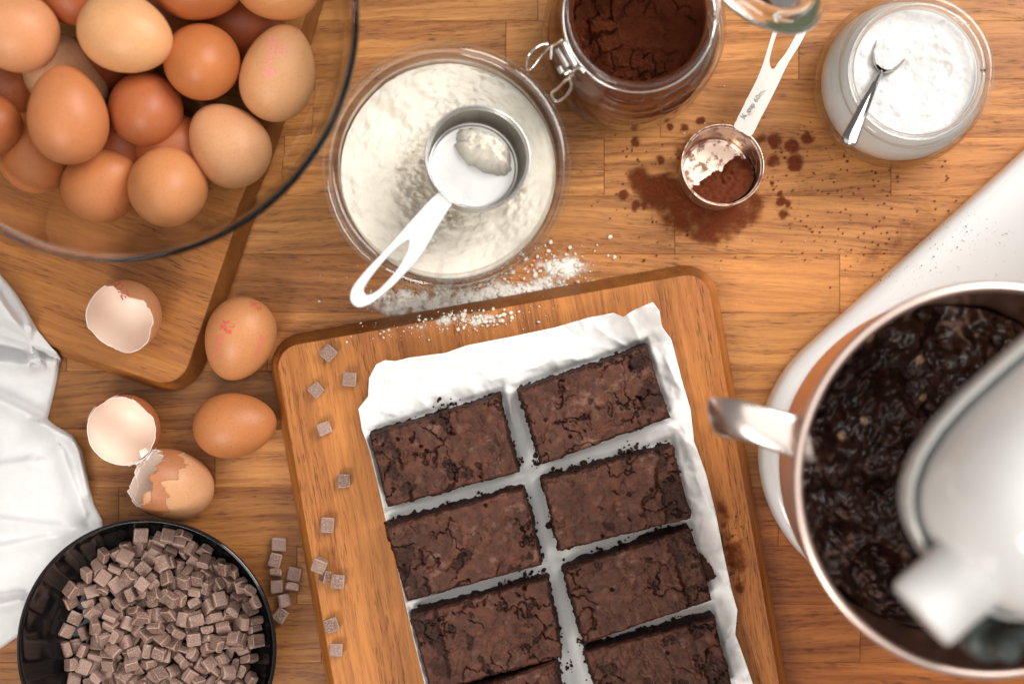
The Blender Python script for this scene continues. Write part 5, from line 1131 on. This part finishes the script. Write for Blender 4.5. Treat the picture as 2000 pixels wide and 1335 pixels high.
# ================================================================== SPILLED POWDERS
def film(name, x0, y0, x1, y1, dens, z0, mat, hgt, label, cat, step=1.6):
    xs = np.arange(x0, x1, step); ys_ = np.arange(y0, y1, step); gx, gy = np.meshgrid(xs, ys_)
    d = dens(gx, gy); z = z0 + hgt * np.clip(d, 0, 1.3) * (0.5 + noise(gx / 5, gy / 5, seed=3)) + 0.0001
    k = S * (1 - z); V_ = np.stack([(gx - 1000) * k, -(gy - 667.5) * k, z], -1).reshape(-1, 3); nx, ny = len(xs), len(ys_)
    keep = (d > 0.015); kf = keep[:-1, :-1] | keep[1:, :-1] | keep[:-1, 1:] | keep[1:, 1:]
    jj, ii = np.nonzero(kf); a = jj * nx + ii
    used = np.unique(np.concatenate([a, a + 1, a + nx, a + nx + 1])); mp = -np.ones(nx * ny, int); mp[used] = np.arange(len(used))
    F_ = np.stack([mp[a + nx], mp[a + nx + 1], mp[a + 1], mp[a]], 1).tolist()
    return tag(mk(name, V_[used], F_, mat, attrs={'dens': d.ravel()[used]}), label, cat, kind='stuff')
def blob(x, y, cx, cyy, rx, ry, rot=0, soft=1.0):
    c, s = math.cos(R(rot)), math.sin(R(rot)); a = ((x - cx) * c + (y - cyy) * s) / rx; b = (-(x - cx) * s + (y - cyy) * c) / ry
    return np.exp(-(a * a + b * b) * 1.0)
def rag(x, y, s, seed, a): return a * fbm(x / s, y / s, seed=seed, oct=5)
def cocoa_dens(x, y):
    d = .95 * blob(x, y, 1385, 415, 75, 42, -10) + .9 * blob(x, y, 1300, 372, 62, 40, 35) + .8 * blob(x, y, 1335, 300, 40, 50, 0) + .75 * blob(x, y, 1440, 400, 58, 40, -35) + .7 * blob(x, y, 1250, 350, 34, 26, 25) + .6 * blob(x, y, 1478, 262, 26, 34) + .4 * blob(x, y, 1380, 460, 55, 22)
    d = .86 * d + rag(x, y, 42, 4, 1.5) * np.clip(d * 2.2, 0, 1) + rag(x, y, 12, 6, .5) * np.clip(d * 2.2, 0, 1) - .10
    for (cx, cyy, r_) in ((1513, 276, 13), (1546, 286, 14), (1576, 270, 11), (1553, 318, 15), (1510, 316, 11), (1525, 392, 9), (1530, 418, 10), (1541, 398, 7), (1242, 278, 9), (1308, 250, 7), (1336, 250, 7), (1368, 234, 7), (1242, 402, 9), (1259, 401, 8), (1218, 380, 9), (1290, 312, 9), (1524, 378, 4)):
        q = np.hypot(x - cx, y - cyy) + 13 * fbm(x / 10, y / 10, seed=8); d = np.maximum(d, .92 * sstep(r_ * 1.75, r_ * .25, q))
    d = np.maximum(d, .3 * sstep(3.4, .8, np.abs(np.hypot(x - 1470, y - 375) - 92 + 6 * fbm(x / 20, y / 20, seed=5))) * (x > 1520) * (y < 420) * (y > 330))
    d = np.maximum(d, (.30 * blob(x, y, 1345, 370, 140, 88, 10) + .12 * blob(x, y, 1530, 320, 60, 80)) * (1 + 1.2 * fbm(x / 30, y / 30, seed=9)))
    p1, p2, pid = worley(x / 9.0, y / 9.0, 51); halo = blob(x, y, 1350, 350, 170, 110) * .7 + .55 * blob(x, y, 1560, 330, 110, 90)
    d = np.maximum(d, .9 * sstep(.30, .10, p1) * (pid < .20 * halo))
    return np.clip(d, 0, 1.1)
film('spilled_cocoa', 1150, 215, 1690, 520, cocoa_dens, .0002, M['cocoafilm'], .0010, 'cocoa powder spilled on the worktop around the quarter cup measure', 'cocoa powder')
def dust_dens(x, y):
    d = .36 * blob(x, y, 1700, 520, 150, 30, -40) + .26 * blob(x, y, 1790, 430, 90, 34, -40); d = d + rag(x, y, 26, 14, .8) * np.clip(d * 3, 0, 1)
    p1, p2, pid = worley(x / 10.0, y / 10.0, 57); h_ = blob(x, y, 1700, 430, 170, 110); d = np.maximum(d * .75, .95 * sstep(.32, .12, p1) * (pid < .17 * h_)); return np.clip(d, 0, 1)
film('cocoa_dust', 1520, 310, 1960, 680, dust_dens, .0002, M['cocoafilm'], .0004, 'fine cocoa dust on the worktop along the edge of the mixer base', 'cocoa powder')
def bdust(x, y):
    d = .62 * blob(x, y, 1432, 1085, 28, 66, -12) + .5 * blob(x, y, 1412, 1010, 12, 40, -10) + .5 * blob(x, y, 1450, 1148, 14, 12); d = d + rag(x, y, 20, 24, 1.4) * np.clip(d * 2.5, 0, 1); return np.clip(d - .05, 0, 1)
film('cocoa_dust', 1380, 960, 1500, 1190, bdust, TB2 + .0004, M['cocoafilm'], .0004, 'cocoa dust on the right edge of the brownie board', 'cocoa powder')
def flour_dens(x, y):
    d = .9 * blob(x, y, 850, 588, 88, 34, -4) + .9 * blob(x, y, 1000, 570, 80, 22, -14) + .85 * blob(x, y, 1090, 525, 46, 24, -10) + .7 * blob(x, y, 760, 590, 40, 18) + .8 * blob(x, y, 930, 585, 60, 16, -10)
    d = d + rag(x, y, 22, 34, 2.0) * np.clip(d * 2.2, 0, 1) + rag(x, y, 7, 36, .7) * np.clip(d * 2.2, 0, 1) - .02; return np.clip(d, 0, 1.1)
film('spilled_flour', 660, 440, 1240, 660, flour_dens, .0002, M['flourfilm'], .0009, 'flour spilled on the worktop below the wide glass jar', 'flour')
def flour_dens2(x, y):
    d = .62 * blob(x, y, 935, 622, 62, 14, -8) + .35 * blob(x, y, 840, 632, 70, 14, -10); d = d + rag(x, y, 16, 44, 1.8) * np.clip(d * 2.4, 0, 1) - .10; return np.clip(d, 0, 1.1)
film('spilled_flour', 740, 585, 1090, 680, flour_dens2, TB2 + .0004, M['flourfilm'], .0006, 'flour dusted over the top edge of the brownie board', 'flour')
# grains
rs = np.random.default_rng(8)
def grains(name, spots, mat, label, cat, seed):
    P_, S_ = [], []
    for (cx, cyy, sx, sy, n, z0, smax) in spots:
        for _ in range(n):
            x, y = rs.normal(cx, sx), rs.normal(cyy, sy); s = .00016 + smax * rs.random() ** 5; P_.append(tuple(P(x, y, z0 + s * .55))); S_.append(s)
    V_, F_ = lumps(P_, S_, seed); return tag(mk(name, V_, F_, mat), label, cat, kind='stuff')
grains('flour_grains', [(860, 590, 75, 18, 380, .0006, .0016), (1000, 566, 75, 18, 380, .0006, .0018), (1095, 520, 45, 22, 260, .0006, .0019), (760, 590, 45, 16, 90, .0005, .001), (1010, 545, 130, 36, 200, .0003, .0009), (700, 520, 50, 45, 30, .0003, .0006), (1450, 330, 300, 190, 60, .0003, .0004), (1000, 700, 500, 300, 0, .0003, .0004)], M['flour'], 'white flour grains and lumps scattered below the wide jar', 'flour', 2)
grains('flour_grains', [(940, 622, 55, 9, 320, TB2 + .0006, .0015), (850, 636, 70, 9, 150, TB2 + .0005, .0010), (760, 655, 50, 8, 30, TB2 + .0005, .0008), (1060, 600, 30, 8, 14, TB2 + .0005, .0007)], M['flour'], 'white flour lumps on the top edge of the brownie board', 'flour', 3)
grains('cocoa_grains', [(1350, 350, 105, 55, 260, .0004, .0009), (1530, 330, 45, 50, 80, .0004, .0010), (1720, 430, 90, 55, 80, .0003, .0009), (1640, 480, 80, 60, 60, .0003, .0004), (1180, 300, 50, 40, 26, .0003, .0005), (1660, 330, 60, 20, 20, .0003, .0009)], M['cocoa'], 'cocoa specks scattered over the worktop between the jars and the mixer', 'cocoa powder', 4)
grains('cocoa_grains', [(1435, 1085, 16, 55, 120, TB2 + .0005, .0006), (1470, 1180, 14, 60, 30, TB2 + .0005, .0003)], M['cocoa'], 'cocoa specks on the right edge of the brownie board', 'cocoa powder', 5)
bz_ = [(1870, 470, 60, 30, 60, .0312, .0003), (1790, 530, 60, 26, 70, .0312, .0003), (1930, 450, 40, 30, 40, .0312, .00025)]
grains('cocoa_grains', bz_, M['cocoa'], 'fine dark specks on the white mixer base', 'cocoa powder', 6)
